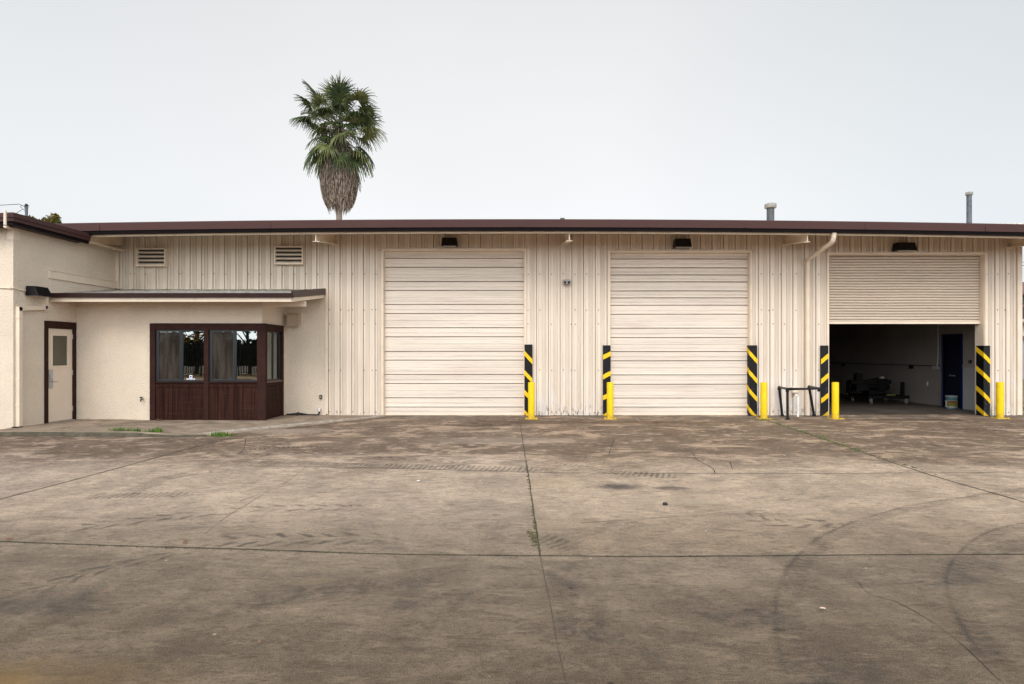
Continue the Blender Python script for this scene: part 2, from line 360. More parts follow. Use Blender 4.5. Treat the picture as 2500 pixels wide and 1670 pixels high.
M = {}
M['wall'] = make_metal_wall()
M['door'] = make_door_metal()
M['shutter'] = make_door_metal('beige_rolling_shutter_steel', (0.66, 0.56, 0.45), 0.9)
M['stucco'] = make_stucco('beige_stucco', (0.735, 0.625, 0.505))
M['trim'] = plain('beige_painted_trim', (0.74, 0.62, 0.49), 0.45, 0.06, 2, dirt=(0.35, 0.27, 0.2), dirt_amt=0.25)
M['steel_beige'] = plain('beige_painted_beam', (0.72, 0.58, 0.43), 0.5, 0.08, 3, dirt=(0.3, 0.23, 0.17), dirt_amt=0.3)
M['fascia'] = plain('brown_metal_fascia', (0.070, 0.034, 0.031), 0.5, 0.06, 1.2, spec=0.15)
M['dark_brown'] = plain('dark_brown_paint', (0.034, 0.015, 0.0125), 0.6, 0.12, 4, spec=0.06, dirt=(0.10, 0.06, 0.045), dirt_amt=0.15)
M['gutter'] = plain('shiny_dark_brown_gutter', (0.030, 0.014, 0.013), 0.35, 0.15, 5, spec=0.25)
M['gutter_dark'] = plain('black_brown_gutter', (0.006, 0.004, 0.005), 0.6, 0.2, 5, spec=0.1)
M['wood'] = make_wood()
M['ground'] = make_ground()
M['slab'] = make_slab()
M['roofing'] = make_roofing()
M['seam'] = plain('seam_shade', (0.22, 0.175, 0.13), 0.8, 0.3, 5)  # darkened colour stands for the shade inside rib, door and slat grooves
def scuffed(name, col, scuff, low_dirt, amt):
    t = NT(name); n1 = t.noise(t.pos, 6, 4); c = t.mix(t.rng(n1, .3, .7), tuple(x*.92 for x in col), tuple(min(1, x*1.04) for x in col))
    z = t.sep(t.pos)[2]
    s1 = t.noise(t.scale(t.pos, (14, 14, 5)), 1.0, 6, .75, 1.0, w=4); c = t.mix(t.math('MULTIPLY', t.rng(s1, .60, .66), amt), c, scuff)
    s2 = t.noise(t.scale(t.pos, (5, 5, 30)), 1.0, 4, .7, w=7); c = t.mix(t.math('MULTIPLY', t.rng(s2, .64, .68), amt*.7), c, scuff)
    d = t.noise(t.pos, 18, 5, .7, w=9); c = t.mix(t.math('MULTIPLY', t.rng(z, .22, .0), t.rng(d, .38, .6, .1, .75)), c, low_dirt)
    return t.fin(c, t.rng(s1, .3, .7, .35, .6), None, 0, .25)
M['yellow'] = scuffed('yellow_safety_paint', (0.83, 0.56, 0.004), (0.36, 0.24, 0.05), (0.30, 0.21, 0.07), .55)
M['black'] = scuffed('black_safety_paint', (0.004, 0.004, 0.005), (0.10, 0.10, 0.12), (0.04, 0.035, 0.03), .5)
M['tape'] = scuffed('yellow_marking_tape', (0.82, 0.52, 0.01), (0.30, 0.18, 0.03), (0.35, 0.22, 0.03), .5)
M['lamp_black'] = plain('black_lamp_housing', (0.004, 0.004, 0.005), 0.4, 0.2, 8, spec=0.2)
M['lens'] = plain('lamp_lens', (0.35, 0.32, 0.27), 0.25, 0.1, 8)
M['rail'] = plain('black_painted_pipe', (0.006, 0.006, 0.009), 0.4, 0.25, 12, spec=0.25, dirt=(0.07, 0.05, 0.045), dirt_amt=0.35)
M['galv'] = plain('galvanised_pipe', (0.095, 0.112, 0.135), 0.5, 0.25, 9, metal=0.2, dirt=(0.10, 0.05, 0.04), dirt_amt=0.25)
M['rusty'] = plain('rust_streaked_pipe', (0.07, 0.085, 0.095), 0.6, 0.3, 9, dirt=(0.18, 0.03, 0.02), dirt_amt=0.9)
M['cap_grey'] = plain('pale_grey_metal_cap', (0.30, 0.29, 0.265), 0.5, 0.15, 9)
M['chrome'] = plain('satin_steel', (0.42, 0.42, 0.43), 0.3, 0.1, 9, metal=0.7)
M['white_plastic'] = plain('white_plastic', (0.72, 0.72, 0.72), 0.4, 0.05, 9)
M['black_gloss'] = plain('black_glass_lens', (0.004, 0.004, 0.005), 0.1, 0.1, 9)
M['int_wall'] = plain('interior_wall_paint', (0.34, 0.305, 0.275), 0.8, 0.08, 1)
M['int_panel'] = plain('pale_wall_panel', (0.40, 0.39, 0.40), 0.7, 0.05, 1)
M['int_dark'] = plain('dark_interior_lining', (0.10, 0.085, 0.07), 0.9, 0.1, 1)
M['blue_door'] = plain('dark_blue_door_paint', (0.006, 0.010, 0.075), 0.5, 0.1, 2)
M['glass'] = make_glass(); M['screen'] = make_screen()
M['frosted'] = plain('dark_frosted_glass', (0.075, 0.070, 0.045), 0.28, 0.1, 2, spec=0.6)
M['aluminium_dark'] = plain('dark_bronze_aluminium', (0.008, 0.012, 0.016), 0.35, 0.2, 4)
M['aluminium_edge'] = plain('grey_blue_aluminium', (0.014, 0.020, 0.022), 0.4, 0.2, 4)
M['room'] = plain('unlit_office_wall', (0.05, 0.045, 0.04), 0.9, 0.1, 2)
M['blind'] = plain('pale_vertical_blind', (0.50, 0.48, 0.42), 0.7, 0.05, 2)
M['door_beige'] = plain('beige_steel_door', (0.70, 0.585, 0.475), 0.42, 0.04, 1.5)
M['bark'] = make_leafy('palm_bark', (0.13, 0.105, 0.085), (0.30, 0.26, 0.22), 14, 0.95, (1, 1, 3))
M['frond'] = make_leafy('palm_frond_green', (0.016, 0.032, 0.013), (0.085, 0.115, 0.04), 1.7, 0.42)
M['frond_pale'] = make_leafy('palm_frond_yellow_green', (0.05, 0.07, 0.02), (0.20, 0.22, 0.085), 2.4, 0.42)
M['petiole'] = make_leafy('palm_petiole', (0.05, 0.05, 0.025), (0.16, 0.13, 0.08), 6)
M['dead'] = make_leafy('dead_palm_thatch', (0.055, 0.037, 0.029), (0.34, 0.28, 0.23), 7.0, 0.9, (2.2, 2.2, 0.6))
M['thatch_core'] = plain('shadowed_thatch', (0.10, 0.075, 0.06), 0.95, 0.3, 9)
M['leaf_green'] = make_leafy('autumn_green_leaves', (0.05, 0.085, 0.015), (0.20, 0.13, 0.03), 3.0)
M['leaf_dark'] = make_leafy('dark_hedge_leaves', (0.010, 0.018, 0.008), (0.035, 0.05, 0.015), 3.0)
M['leaf_orange'] = make_leafy('orange_autumn_leaves', (0.30, 0.11, 0.02), (0.30, 0.22, 0.03), 3.0)
M['trunk'] = make_leafy('tree_bark', (0.05, 0.04, 0.03), (0.12, 0.10, 0.08), 8)
M['grass'] = make_leafy('bright_green_weed_blades', (0.045, 0.12, 0.012), (0.12, 0.22, 0.03), 9.0)
M['moss'] = make_leafy('olive_moss', (0.060, 0.050, 0.030), (0.13, 0.115, 0.045), 25.0, 0.95)
M['dry'] = make_leafy('dry_brown_leaf', (0.10, 0.042, 0.022), (0.25, 0.13, 0.07), 30.0, 0.7)
M['pink_leaf'] = plain('pale_pink_leaf', (0.60, 0.40, 0.34), 0.7, 0.1, 30)
M['paper'] = plain('white_paper_scrap', (0.70, 0.68, 0.65), 0.8, 0.05, 20)
M['joint'] = make_joint()
M['crack'] = plain('dark_crack_dirt', (0.035, 0.028, 0.022), 0.95, 0.3, 20)
M['faint_joint'] = plain('faint_joint_dirt', (0.075, 0.060, 0.048), 0.95, 0.3, 9)
M['litter'] = make_leafy('leaf_littered_soil', (0.26, 0.15, 0.07), (0.60, 0.40, 0.22), 18.0, 0.9)
M['fence'] = plain('black_fence_paint', (0.006, 0.006, 0.007), 0.5, 0.1, 5)
M['bucket'] = plain('teal_grey_plastic', (0.085, 0.17, 0.20), 0.4, 0.1, 9)
M['label_w'] = plain('white_label', (0.6, 0.6, 0.55), 0.5, 0.05, 9)
M['label_y'] = make_leafy('yellow_green_label_print', (0.20, 0.15, 0.03), (0.09, 0.13, 0.03), 30.0)
M['label_r'] = plain('dark_red_label_print', (0.20, 0.012, 0.010), 0.5, 0.1, 9)
M['blue_print'] = plain('blue_print', (0.05, 0.08, 0.35), 0.5, 0.1, 9)
M['cart'] = plain('dark_greasy_steel', (0.007, 0.006, 0.006), 0.6, 0.3, 9, spec=0.15)
M['hose'] = plain('black_rubber', (0.012, 0.011, 0.011), 0.6, 0.2, 9)
M['n_wall'] = plain('neighbour_beige_wall', (0.48, 0.42, 0.37), 0.7, 0.05, 1)
M['n_grey'] = plain('neighbour_grey_shutter', (0.26, 0.26, 0.28), 0.6, 0.1, 1)
M['n_roof'] = plain('neighbour_brown_tile', (0.17, 0.085, 0.07), 0.7, 0.2, 2)
M['n_dark'] = plain('neighbour_dark_glass', (0.012, 0.012, 0.016), 0.3, 0.1, 1)
M['screw'] = plain('rusty_screw_head', (0.10, 0.06, 0.04), 0.6, 0.2, 9)
M['mark_arc'] = make_mark('rubber_arc_marks', 'arc', 0.46)
M['mark_chev'] = make_mark('muddy_chevron_treads', 'chevron', 0.50, (0.05, 0.047, 0.046))
M['mark_lug'] = make_mark('fine_lug_treads', 'lug', 0.42, (0.05, 0.046, 0.044))
M['mark_smear'] = make_mark('rubber_smears', 'smear', 0.32, (0.05, 0.047, 0.047))

# ------------------------------------------------------------------ mesh builder
class MB:
    def __init__(s): s.v = []; s.f = []; s.mi = []; s.uv = None
    def add(s, vs, fs, mi=0):
        o = len(s.v); s.v += [tuple(p) for p in vs]; s.f += [tuple(o+i for i in f) for f in fs]; s.mi += [mi]*len(fs); return s
    def box(s, a, b, mi=0):
        x0, x1 = sorted((a[0], b[0])); y0, y1 = sorted((a[1], b[1])); z0, z1 = sorted((a[2], b[2]))
        return s.hexa([(x0,y0,z0),(x1,y0,z0),(x1,y1,z0),(x0,y1,z0),(x0,y0,z1),(x1,y0,z1),(x1,y1,z1),(x0,y1,z1)], mi)
    def hexa(s, p, mi=0):
        return s.add(p, [(3,2,1,0),(4,5,6,7),(0,1,5,4),(1,2,6,5),(2,3,7,6),(3,0,4,7)], mi)
    def prism(s, poly, vec, mi=0):
        n = len(poly); a = [Vector(p) for p in poly]; b = [p+Vector(vec) for p in a]
        return s.add(a+b, [tuple(range(n-1, -1, -1)), tuple(range(n, 2*n))]+[(i, (i+1) % n, n+(i+1) % n, n+i) for i in range(n)], mi)
    def tube(s, pts, r, seg=10, mi=0, cap=True, taper=None, sq=None):
        pts = [Vector(p) for p in pts]; rings = []
        prev = None
        for i, p in enumerate(pts):
            if i == 0: t = pts[1]-p
            elif i == len(pts)-1: t = p-pts[i-1]
            else: t = (pts[i+1]-p).normalized()+(p-pts[i-1]).normalized()
            t.normalize()
            if prev is None: u = t.orthogonal().normalized()
            else:
                u = prev-t*prev.dot(t); u = u.normalized() if u.length > 1e-6 else t.orthogonal().normalized()
            prev = u; w = t.cross(u)
            rr = taper[i] if taper else r
            rings.append([p+(u*math.cos(2*math.pi*k/seg)+w*math.sin(2*math.pi*k/seg))*rr for k in range(seg)])
        vs = [q for rg in rings for q in rg]; fs = []
        for i in range(len(rings)-1):
            for k in range(seg):
                a = i*seg+k; b = i*seg+(k+1) % seg; fs.append((a, b, b+seg, a+seg))
        if cap: fs.append(tuple(range(seg-1, -1, -1))); fs.append(tuple(range(len(vs)-seg, len(vs))))
        return s.add(vs, fs, mi)
    def lathe(s, c, prof, seg=24, mi=0):
        vs = []; fs = []
        for (r, z) in prof:
            for k in range(seg): a = 2*math.pi*k/seg; vs.append((c[0]+r*math.cos(a), c[1]+r*math.sin(a), c[2]+z))
        for i in range(len(prof)-1):
            for k in range(seg):
                a = i*seg+k; b = i*seg+(k+1) % seg; fs.append((a, b, b+seg, a+seg))
        fs.append(tuple(range(seg-1, -1, -1))); fs.append(tuple(range(len(vs)-seg, len(vs))))
        return s.add(vs, fs, mi)
    def quad(s, a, b, c, d, mi=0): return s.add([a, b, c, d], [(0, 1, 2, 3)], mi)
    def build(s, name, mats, parent=None, smooth=False, bevel=0.0, autos=None):
        if not isinstance(mats, (list, tuple)): mats = [mats]
        off = Vector(parent_origin(parent)) if parent else Vector((0, 0, 0))
        me = bpy.data.meshes.new(name); me.from_pydata([tuple(Vector(v)-off) for v in s.v], [], s.f)
        for m in mats: me.materials.append(m)
        for p, i in zip(me.polygons, s.mi): p.material_index = i; p.use_smooth = smooth
        me.update()
        bm = bmesh.new(); bm.from_mesh(me)
        bmesh.ops.remove_doubles(bm, verts=bm.verts, dist=1e-5) if bevel or smooth else None
        bmesh.ops.recalc_face_normals(bm, faces=bm.faces) if (bevel or smooth) else None
        bm.to_mesh(me); bm.free()
        o = bpy.data.objects.new(name, me); COL.objects.link(o)
        if parent: o.parent = parent
        if bevel:
            b = o.modifiers.new('bevel', 'BEVEL'); b.width = bevel; b.segments = 2; b.limit_method = 'ANGLE'; b.angle_limit = R(40)
        if smooth:
            try: me.set_sharp_from_angle(angle=R(38))
            except Exception: pass
        return o
def parent_origin(p):
    v = Vector((0, 0, 0))
    while p: v += p.location; p = p.parent
    return v
def tag(o, label=None, cat=None, group=None, kind=None):
    if label: o['label'] = label
    if cat: o['category'] = cat
    if group: o['group'] = group
    if kind: o['kind'] = kind
    return o
def thing(name, label, cat, loc=(0, 0, 0), group=None):
    o = bpy.data.objects.new(name, None); COL.objects.link(o); o.location = loc; o.empty_display_size = 0.2
    return tag(o, label, cat, group)

# ------------------------------------------------------------------ ground
g = MB(); S = 700
ys = [-S, -40, 0, 4, 8, 12, 16, 20, 40, S]; xs = [-S, -40, -16, -8, 0, 8, 16, 40, S]
vs = [(x, y, 0) for y in ys for x in xs]; nx = len(xs)
g.add(vs, [(j*nx+i, j*nx+i+1, (j+1)*nx+i+1, (j+1)*nx+i) for j in range(len(ys)-1) for i in range(nx-1)])
ground = g.build('ground', M['ground']); tag(ground, kind='structure')

def ribbon(pts, w, mat, name, z=0.004, jitter=0.0, fade=0.15, seg=0.12, parent=None, ends=True):
    pts = [Vector(p) for p in pts]
    # resample a Catmull-Rom curve
    P = [pts[0]*2-pts[1]]+pts+[pts[-1]*2-pts[-2]]; line = []
    for i in range(1, len(P)-2):
        n = max(2, int((P[i+1]-P[i]).length/seg))
        for k in range(n):
            t = k/n; a, b, c, d = P[i-1], P[i], P[i+1], P[i+2]
            line.append(0.5*((2*b)+(c-a)*t+(2*a-5*b+4*c-d)*t*t+(3*b-a-3*c+d)*t*t*t))
    line.append(P[-2].copy())
    vs = []; fs = []; uvs = []; fd = []; L = [0]
    for i in range(1, len(line)): L.append(L[-1]+(line[i]-line[i-1]).length)
    for i, p in enumerate(line):
        t = (line[min(i+1, len(line)-1)]-line[max(i-1, 0)]); t.z = 0; t.normalize(); nn = Vector((-t.y, t.x, 0))
        jw = w*(1+random.uniform(-jitter, jitter)); off = nn*random.uniform(-jitter, jitter)*w*0.4
        vs += [p+nn*jw*0.5+off+Vector((0, 0, z)), p-nn*jw*0.5+off+Vector((0, 0, z))]
        q = L[i]/L[-1]; f = min(1, q/fade, (1-q)/fade) if ends else 1.0
        fd += [f, f]; uvs += [(L[i], 1), (L[i], -1)]
    for i in range(len(line)-1): fs.append((2*i, 2*i+1, 2*i+3, 2*i+2))
    me = bpy.data.meshes.new(name); off = parent_origin(parent)
    me.from_pydata([tuple(v-off) for v in vs], [], fs); me.materials.append(mat)
    uvl = me.uv_layers.new(name='UVMap')
    for lp in me.loops: uvl.data[lp.index].uv = uvs[lp.vertex_index]
    at = me.attributes.new('fade', 'FLOAT', 'POINT')
    for i, f in enumerate(fd): at.data[i].value = f
    o = bpy.data.objects.new(name, me); COL.objects.link(o)
    if parent: o.parent = parent
    return o
def zr(l, ox=1250.0, oy=1000.0, s=1.878): return [G(ox+a/s, oy+b/s) for a, b in l]
# expansion joints
ribbon([Vector((-6.3, -8, 0)), Vector((-6.1, 0, 0)), Vector((-5.95, 4, 0)), G(0, 1219), G(150, 1180), G(300, 1140), G(450, 1099), G(564, 1070)], 0.020, M['joint'], 'expansion_joint', 0.003, 0.35, parent=ground)
ribbon([G(1267, 1017), G(1276, 1075), G(1290, 1160), G(1303, 1250), G(1313, 1315), G(1319, 1356)], 0.012, M['joint'], 'expansion_joint', 0.0035, 0.5, parent=ground)
ribbon([G(1319, 1358), G(1341, 1465), G(1362, 1580), G(1384, 1672), G(1420, 1790), Vector((0.3, 0.5, 0)), Vector((0.4, -8, 0))], 0.004, M['faint_joint'], 'expansion_joint', 0.0035, 0.4, parent=ground)
ribbon([G(1860, 1022), G(1891, 1033), G(2050, 1085), G(2250, 1153), G(2500, 1226), G(2700, 1290), Vector((5.33, 3.5, 0)), Vector((5.2, 0, 0)), Vector((5.0, -8, 0))], 0.024, M['joint'], 'expansion_joint', 0.003, 0.3, parent=ground)
ribbon([Vector((-30, 5.9, 0)), Vector((-14, 5.7, 0)), G(-400, 1303), G(0, 1322), G(300, 1333), G(620, 1342), G(950, 1353), G(1319, 1357), G(1600, 1359), G(1900, 1357), G(2200, 1354.5), G(2500, 1353.5), G(2900, 1350), Vector((14, 5.05, 0)), Vector((34, 5.15, 0))], 0.019, M['joint'], 'expansion_joint', 0.003, 0.35, parent=ground)
ribbon([G(620, 1140), G(900, 1142), G(1290, 1153), G(1600, 1156), G(2000, 1156), G(2480, 1153)], 0.012, M['crack'], 'expansion_joint', 0.003, 0.4, parent=ground)
# cracks
for cr, w in (([(1090, 205), (1118, 180), (1127, 130)], .010), ([(940, 570), (1000, 520), (1060, 478), (1110, 450), (1200, 395), (1290, 375)], .003),
           ([(1100, 420), (1300, 340), (1500, 200), (1690, 170)], .004)):
    ribbon([G(a/1.878, 1000+b/1.878) for a, b in cr], w, M['crack'], 'crack', 0.003, 0.7, parent=ground)
for cr, w in (([(830, 200), (850, 230), (920, 270), (930, 292)], .010), ([(470, 130), (450, 185), (445, 215)], .009), ([(1000, 240), (1012, 275)], .010),
           ([(310, 520), (700, 495), (1000, 480), (1600, 480)], .004), ([(1590, 790), (1640, 850), (1760, 880), (1950, 990), (2100, 1110), (2200, 1210), (2280, 1280)], .003)):
    ribbon(zr(cr), w, M['crack'], 'crack', 0.003, 0.7, parent=ground)
# tyre marks
ribbon(zr([(2700, 340), (2348, 370), (2100, 408), (1850, 448), (1600, 522), (1450, 590), (1370, 655), (1310, 725), (1275, 800), (1255, 890), (1260, 1000), (1272, 1090), (1300, 1190), (1330, 1290)]), 0.21, M['mark_arc'], 'tyre_mark', 0.005, fade=0.05, parent=ground)
ribbon(zr([(2700, 470), (2348, 532), (2200, 575), (2100, 645), (2045, 720), (2030, 795), (2055, 900), (2115, 1010), (2175, 1100), (2275, 1250)]), 0.17, M['mark_arc'], 'tyre_mark', 0.005, fade=0.06, parent=ground)
zl = lambda l: [G(a/1.878, 1000+b/1.878) for a, b in l]
for pts, w, m in (([(200, 560), (400, 538), (700, 502), (1000, 470), (1300, 452), (1680, 452)], 0.34, 'mark_chev'),
                ([(860, 620), (1100, 600), (1400, 596), (1760, 592)], 0.40, 'mark_chev'),
                ([(-60, 900), (150, 840), (380, 755), (640, 695), (900, 640)], 0.22, 'mark_chev'),
                ([(530, 410), (660, 355), (770, 315), (900, 290)], 0.34, 'mark_lug'),
                ([(1080, 190), (1300, 176), (1500, 170)], 0.22, 'mark_lug'),
                ([(880, 246), (1300, 250), (1700, 262), (2100, 268), (2600, 285)], 0.42, 'mark_lug'),
                ([(1000, 215), (1400, 205), (1900, 235), (2300, 262)], 0.30, 'mark_chev'),
                ([(-100, 880), (200, 870), (420, 890)], 0.55, 'mark_smear'),
                ([(650, 960), (900, 940), (1200, 880), (1600, 820), (2000, 800)], 0.35, 'mark_smear'),
                ([(1700, 900), (2000, 870), (2300, 860)], 0.35, 'mark_smear'),
                ([(400, 400), (620, 396), (900, 392)], 0.30, 'mark_lug')):
    ribbon(zl(pts), w, M[m], 'tyre_mark', 0.006+random.uniform(0, .004), fade=0.12, parent=ground)
for pts, w, m in (([(150, 250), (300, 262), (480, 290), (800, 310)], 0.35, 'mark_lug'), ([(100, 590), (200, 610), (330, 650)], 0.35, 'mark_lug'),
                ([(180, 700), (350, 860), (300, 950), (420, 1100)], 0.4, 'mark_smear'), ([(760, 860), (900, 920), (1060, 970), (1240, 930)], 0.3, 'mark_smear'),
                ([(2150, 760), (2250, 640), (2500, 600)], 0.25, 'mark_lug'), ([(200, 980), (330, 1010), (560, 1130), (860, 1170)], 0.34, 'mark_smear'),
                ([(1480, 720), (1640, 800), (1800, 830), (2000, 780), (2300, 800)], 0.22, 'mark_smear'),
                ([(1280, 1230), (1500, 1190), (1800, 1240)], 0.3, 'mark_smear'), ([(1020, 470), (1200, 520), (1500, 520)], 0.35, 'mark_chev'),
                ([(1850, 140), (2000, 180), (2350, 205), (2700, 208)], 0.25, 'mark_smear'), ([(2340, 100), (2100, 92), (1900, 100)], 0.4, 'mark_lug')):
    ribbon(zr(pts), w, M[m], 'tyre_mark', 0.006+random.uniform(0, .004), fade=0.12, parent=ground)

# porch slab in front of the office
sl = MB(); h = 0.05
top = [(-10.60, 12.15), (-9.0, 12.12), (-7.6, 12.08), (-6.75, 12.05), (-6.35, 12.25), (-6.1, 12.5), (-5.3, 13.55), (-4.44, 14.62), (-3.75, 15.6), (-3.64, 16.02), (-10.60, 16.02)]
out = [(-10.60, 12.13), (-9.0, 12.10), (-7.6, 12.04), (-6.65, 11.90), (-6.20, 12.15), (-6.0, 12.42), (-5.24, 13.48), (-4.38, 14.55), (-3.66, 15.55), (-3.55, 16.02), (-10.60, 16.02)]
n = len(top)
hs = [0.085, 0.085, 0.08, 0.045, 0.03, 0.04, 0.04, 0.035, 0.02, 0.012, 0.055]
sl.add([(x, y, hs[i]) for i, (x, y) in enumerate(top)]+[(x, y, 0.0) for x, y in out], [tuple(range(n))]+[(i, n+i, n+(i+1) % n, (i+1) % n) for i in range(n)])
slab = sl.build('path', M['slab']); tag(slab, 'weathered concrete porch slab in front of the office', kind='structure')
mb_ = MB()
for i in range(4):
    a, b = Vector((*top[i], hs[i]-.006)), Vector((*top[i+1], hs[i+1]-.006)); mb_.quad(a+Vector((0, -.012, 0)), b+Vector((0, -.012, 0)), Vector((*out[i+1], .004))+Vector((0, -.02, 0)), Vector((*out[i], .004))+Vector((0, -.02, 0)))
mb_.build('kerb_face', plain('mossy_dark_kerb', (0.075, 0.066, 0.045), 0.95, .35, 6, bump=.5, dirt=(.16, .12, .03), dirt_amt=.6), slab)
# pale chipped kerb edge on the right of the slab
kb = MB()
for i in range(4, 9):
    a, b = Vector((*top[i], hs[i])), Vector((*top[i+1], hs[i+1])); t = (b-a).normalized(); nn = Vector((t.y, -t.x, 0))
    kb.hexa([a-nn*0.07+Vector((0, 0, -.02)), a+nn*0.05+Vector((0, 0, -.05)), b+nn*0.05+Vector((0, 0, -.05)), b-nn*0.07+Vector((0, 0, -.02)),
             a-nn*0.07+Vector((0, 0, .014)), a+nn*0.03+Vector((0, 0, .012)), b+nn*0.03+Vector((0, 0, .010)), b-nn*0.07+Vector((0, 0, .010))])
kb.build('kerb_edge', plain('pale_chipped_concrete', (0.36, 0.32, 0.27), 0.9, 0.25, 8, bump=0.4, dirt=(0.07, 0.06, 0.05), dirt_amt=0.8), slab)
ribbon([Vector((-5.1, 13.3, 0)), Vector((-4.15, 14.62, 0)), Vector((-3.5, 15.5, 0)), Vector((-3.0, 15.95, 0))], 0.05, M['crack'], 'crack', 0.003, 0.6, parent=ground)

# ------------------------------------------------------------------ warehouse
wh = thing('warehouse', 'long beige ribbed metal warehouse with brown fascia and three big roller doors', 'building', (0, D, 0))
XR = 12.93
def rib_px():
    L = [856.0]; x = 856.0
    while x < 2500: x += 28.65-2.3*((x-1250)/1250)**2; L.append(x)
    x = 856.0
    while x > 240: x -= 28.65-2.3*((x-1250)/1250)**2; L.insert(0, x)
    return L
RIBS = [X(p, D) for p in rib_px()]
def profile():
    pts = []
    for i, r in enumerate(RIBS[:-1]):
        w = RIBS[i+1]-r
        if r < -0.6: pts += [(r-0.026, 0), (r-0.012, -0.034), (r+0.022, -0.034), (r+0.028, 0.012), (r+0.037, 0.012), (r+0.040, 0)]
        else: pts += [(r-0.040, 0), (r-0.037, 0.012), (r-0.028, 0.012), (r-0.022, -0.034), (r+0.012, -0.034), (r+0.026, 0)]
        for q, h_ in ((0.34, 1), (0.44, .55), (0.53, .55), (0.63, 1)):
            c = r+w*q; 
            g_ = [(-0.008, 0), (-0.006, 0.0112*h_), (0.004, 0.0112*h_), (0.006, 0), (0.009, -.009*h_), (0.018, -0.009*h_), (.026, 0)]
            if r < -0.6: g_ = [(-a, b) for a, b in reversed(g_)]
            pts += [(c+a, b) for a, b in g_]
    return pts
PROF = profile()
def corr(mb, x0, x1, z0, z1, y=D):
    def yy(x):
        for (a, ya), (b, yb) in zip(PROF, PROF[1:]):
            if a <= x <= b and b > a: return ya+(yb-ya)*(x-a)/(b-a)
        return 0
    pts = [(x0, yy(x0))]+[p for p in PROF if x0 < p[0] < x1]+[(x1, yy(x1))]
    vs = []
    for x, dy in pts: vs += [(x, y+dy, z0), (x, y+dy, z1)]
    for i in range(len(pts)-1):
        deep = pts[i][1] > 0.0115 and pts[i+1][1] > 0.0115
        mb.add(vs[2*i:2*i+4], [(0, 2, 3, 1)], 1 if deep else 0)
d1 = (X(937, D), X(1279, D), Z(613, D)); d2 = (X(1490, D), X(1829, D), Z(617, D)); d3 = (X(2023, D), X(2401, D), Z(622, D))
XA = X(800, D)
TOPW = 5.0
w = MB()
corr(w, XW, XA, 3.0, TOPW); corr(w, XA, d1[0]-0.06, 0.01, TOPW); corr(w, d1[0]-0.06, d1[1]+0.06, d1[2]+0.03, TOPW)
corr(w, d1[1]+0.06, d2[0]-0.06, 0.012, TOPW); corr(w, d2[0]-0.06, d2[1]+0.06, d2[2]+0.03, TOPW); corr(w, d2[1]+0.06, d3[0]-0.06, 0.01, TOPW)
corr(w, d3[0]-0.06, d3[1]+0.06, d3[2]+0.03, TOPW); corr(w, d3[1]+0.06, XR-0.10, 0.01, TOPW)
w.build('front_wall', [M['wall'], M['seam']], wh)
# backing, other walls (thick)
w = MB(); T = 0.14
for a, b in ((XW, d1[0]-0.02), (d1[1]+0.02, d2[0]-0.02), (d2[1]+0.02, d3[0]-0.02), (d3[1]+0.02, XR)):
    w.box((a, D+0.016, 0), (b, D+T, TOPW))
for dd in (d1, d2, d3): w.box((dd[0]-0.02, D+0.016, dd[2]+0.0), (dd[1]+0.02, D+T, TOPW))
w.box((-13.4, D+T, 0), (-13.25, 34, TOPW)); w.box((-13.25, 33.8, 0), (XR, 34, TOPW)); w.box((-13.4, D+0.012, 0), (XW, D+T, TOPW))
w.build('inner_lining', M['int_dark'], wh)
w = MB(); w.box((XR-0.10, D+T, 0), (XR, 33.8, TOPW)); ew = w.build('end_wall', M['int_wall'], wh)
# corner trim on the right, slightly dented
w = MB(); w.box((XR-0.11, D-0.042, 0.02), (XR+0.012, D+0.008, TOPW)); w.box((XR+0.001, D+0.008, 0.02), (XR+0.013, D+0.30, TOPW)); w.build('corner_trim', M['trim'], wh, bevel=0.004)
w = MB(); w.box((XA-0.035, D-0.05, 0.05), (XA+0.02, D-0.032, 3.33)); w.build('corner_trim', M['trim'], wh)
w = MB(); w.box((XW+0.002, D-0.05, 3.3), (XW+0.09, D-0.031, TOPW)); w.build('corner_trim', M['trim'], wh)
# screws: rows on the wall
w = MB()
for zc in (Z(669, D), Z(757, D), Z(791, D), Z(904, D), Z(1006, D)):
    for i, r in enumerate(RIBS):
        for q in ((0.052,) if random.random() < .8 else (0.052, -0.052)):
            x = r+q+random.uniform(-.006, .006); z = zc+random.uniform(-.01, .01)
            if x < XA and z < 3.5: continue
            if x > XR-0.12 or x < XW+0.2 or any(a-0.08 < x < b+0.08 and z < c+.05 for a, b, c in (d1, d2, d3)): continue
            if random.random() < 0.2: continue
            w.lathe((x, D-0.004, z), [(0.0085, 0), (0.006, 0.001)], 6) if False else w.box((x-.010, D-.012, z-.011), (x+.010, D-.001, z+.011))
so = w.build('screws', M['screw'], wh); so['kind'] = 'stuff'
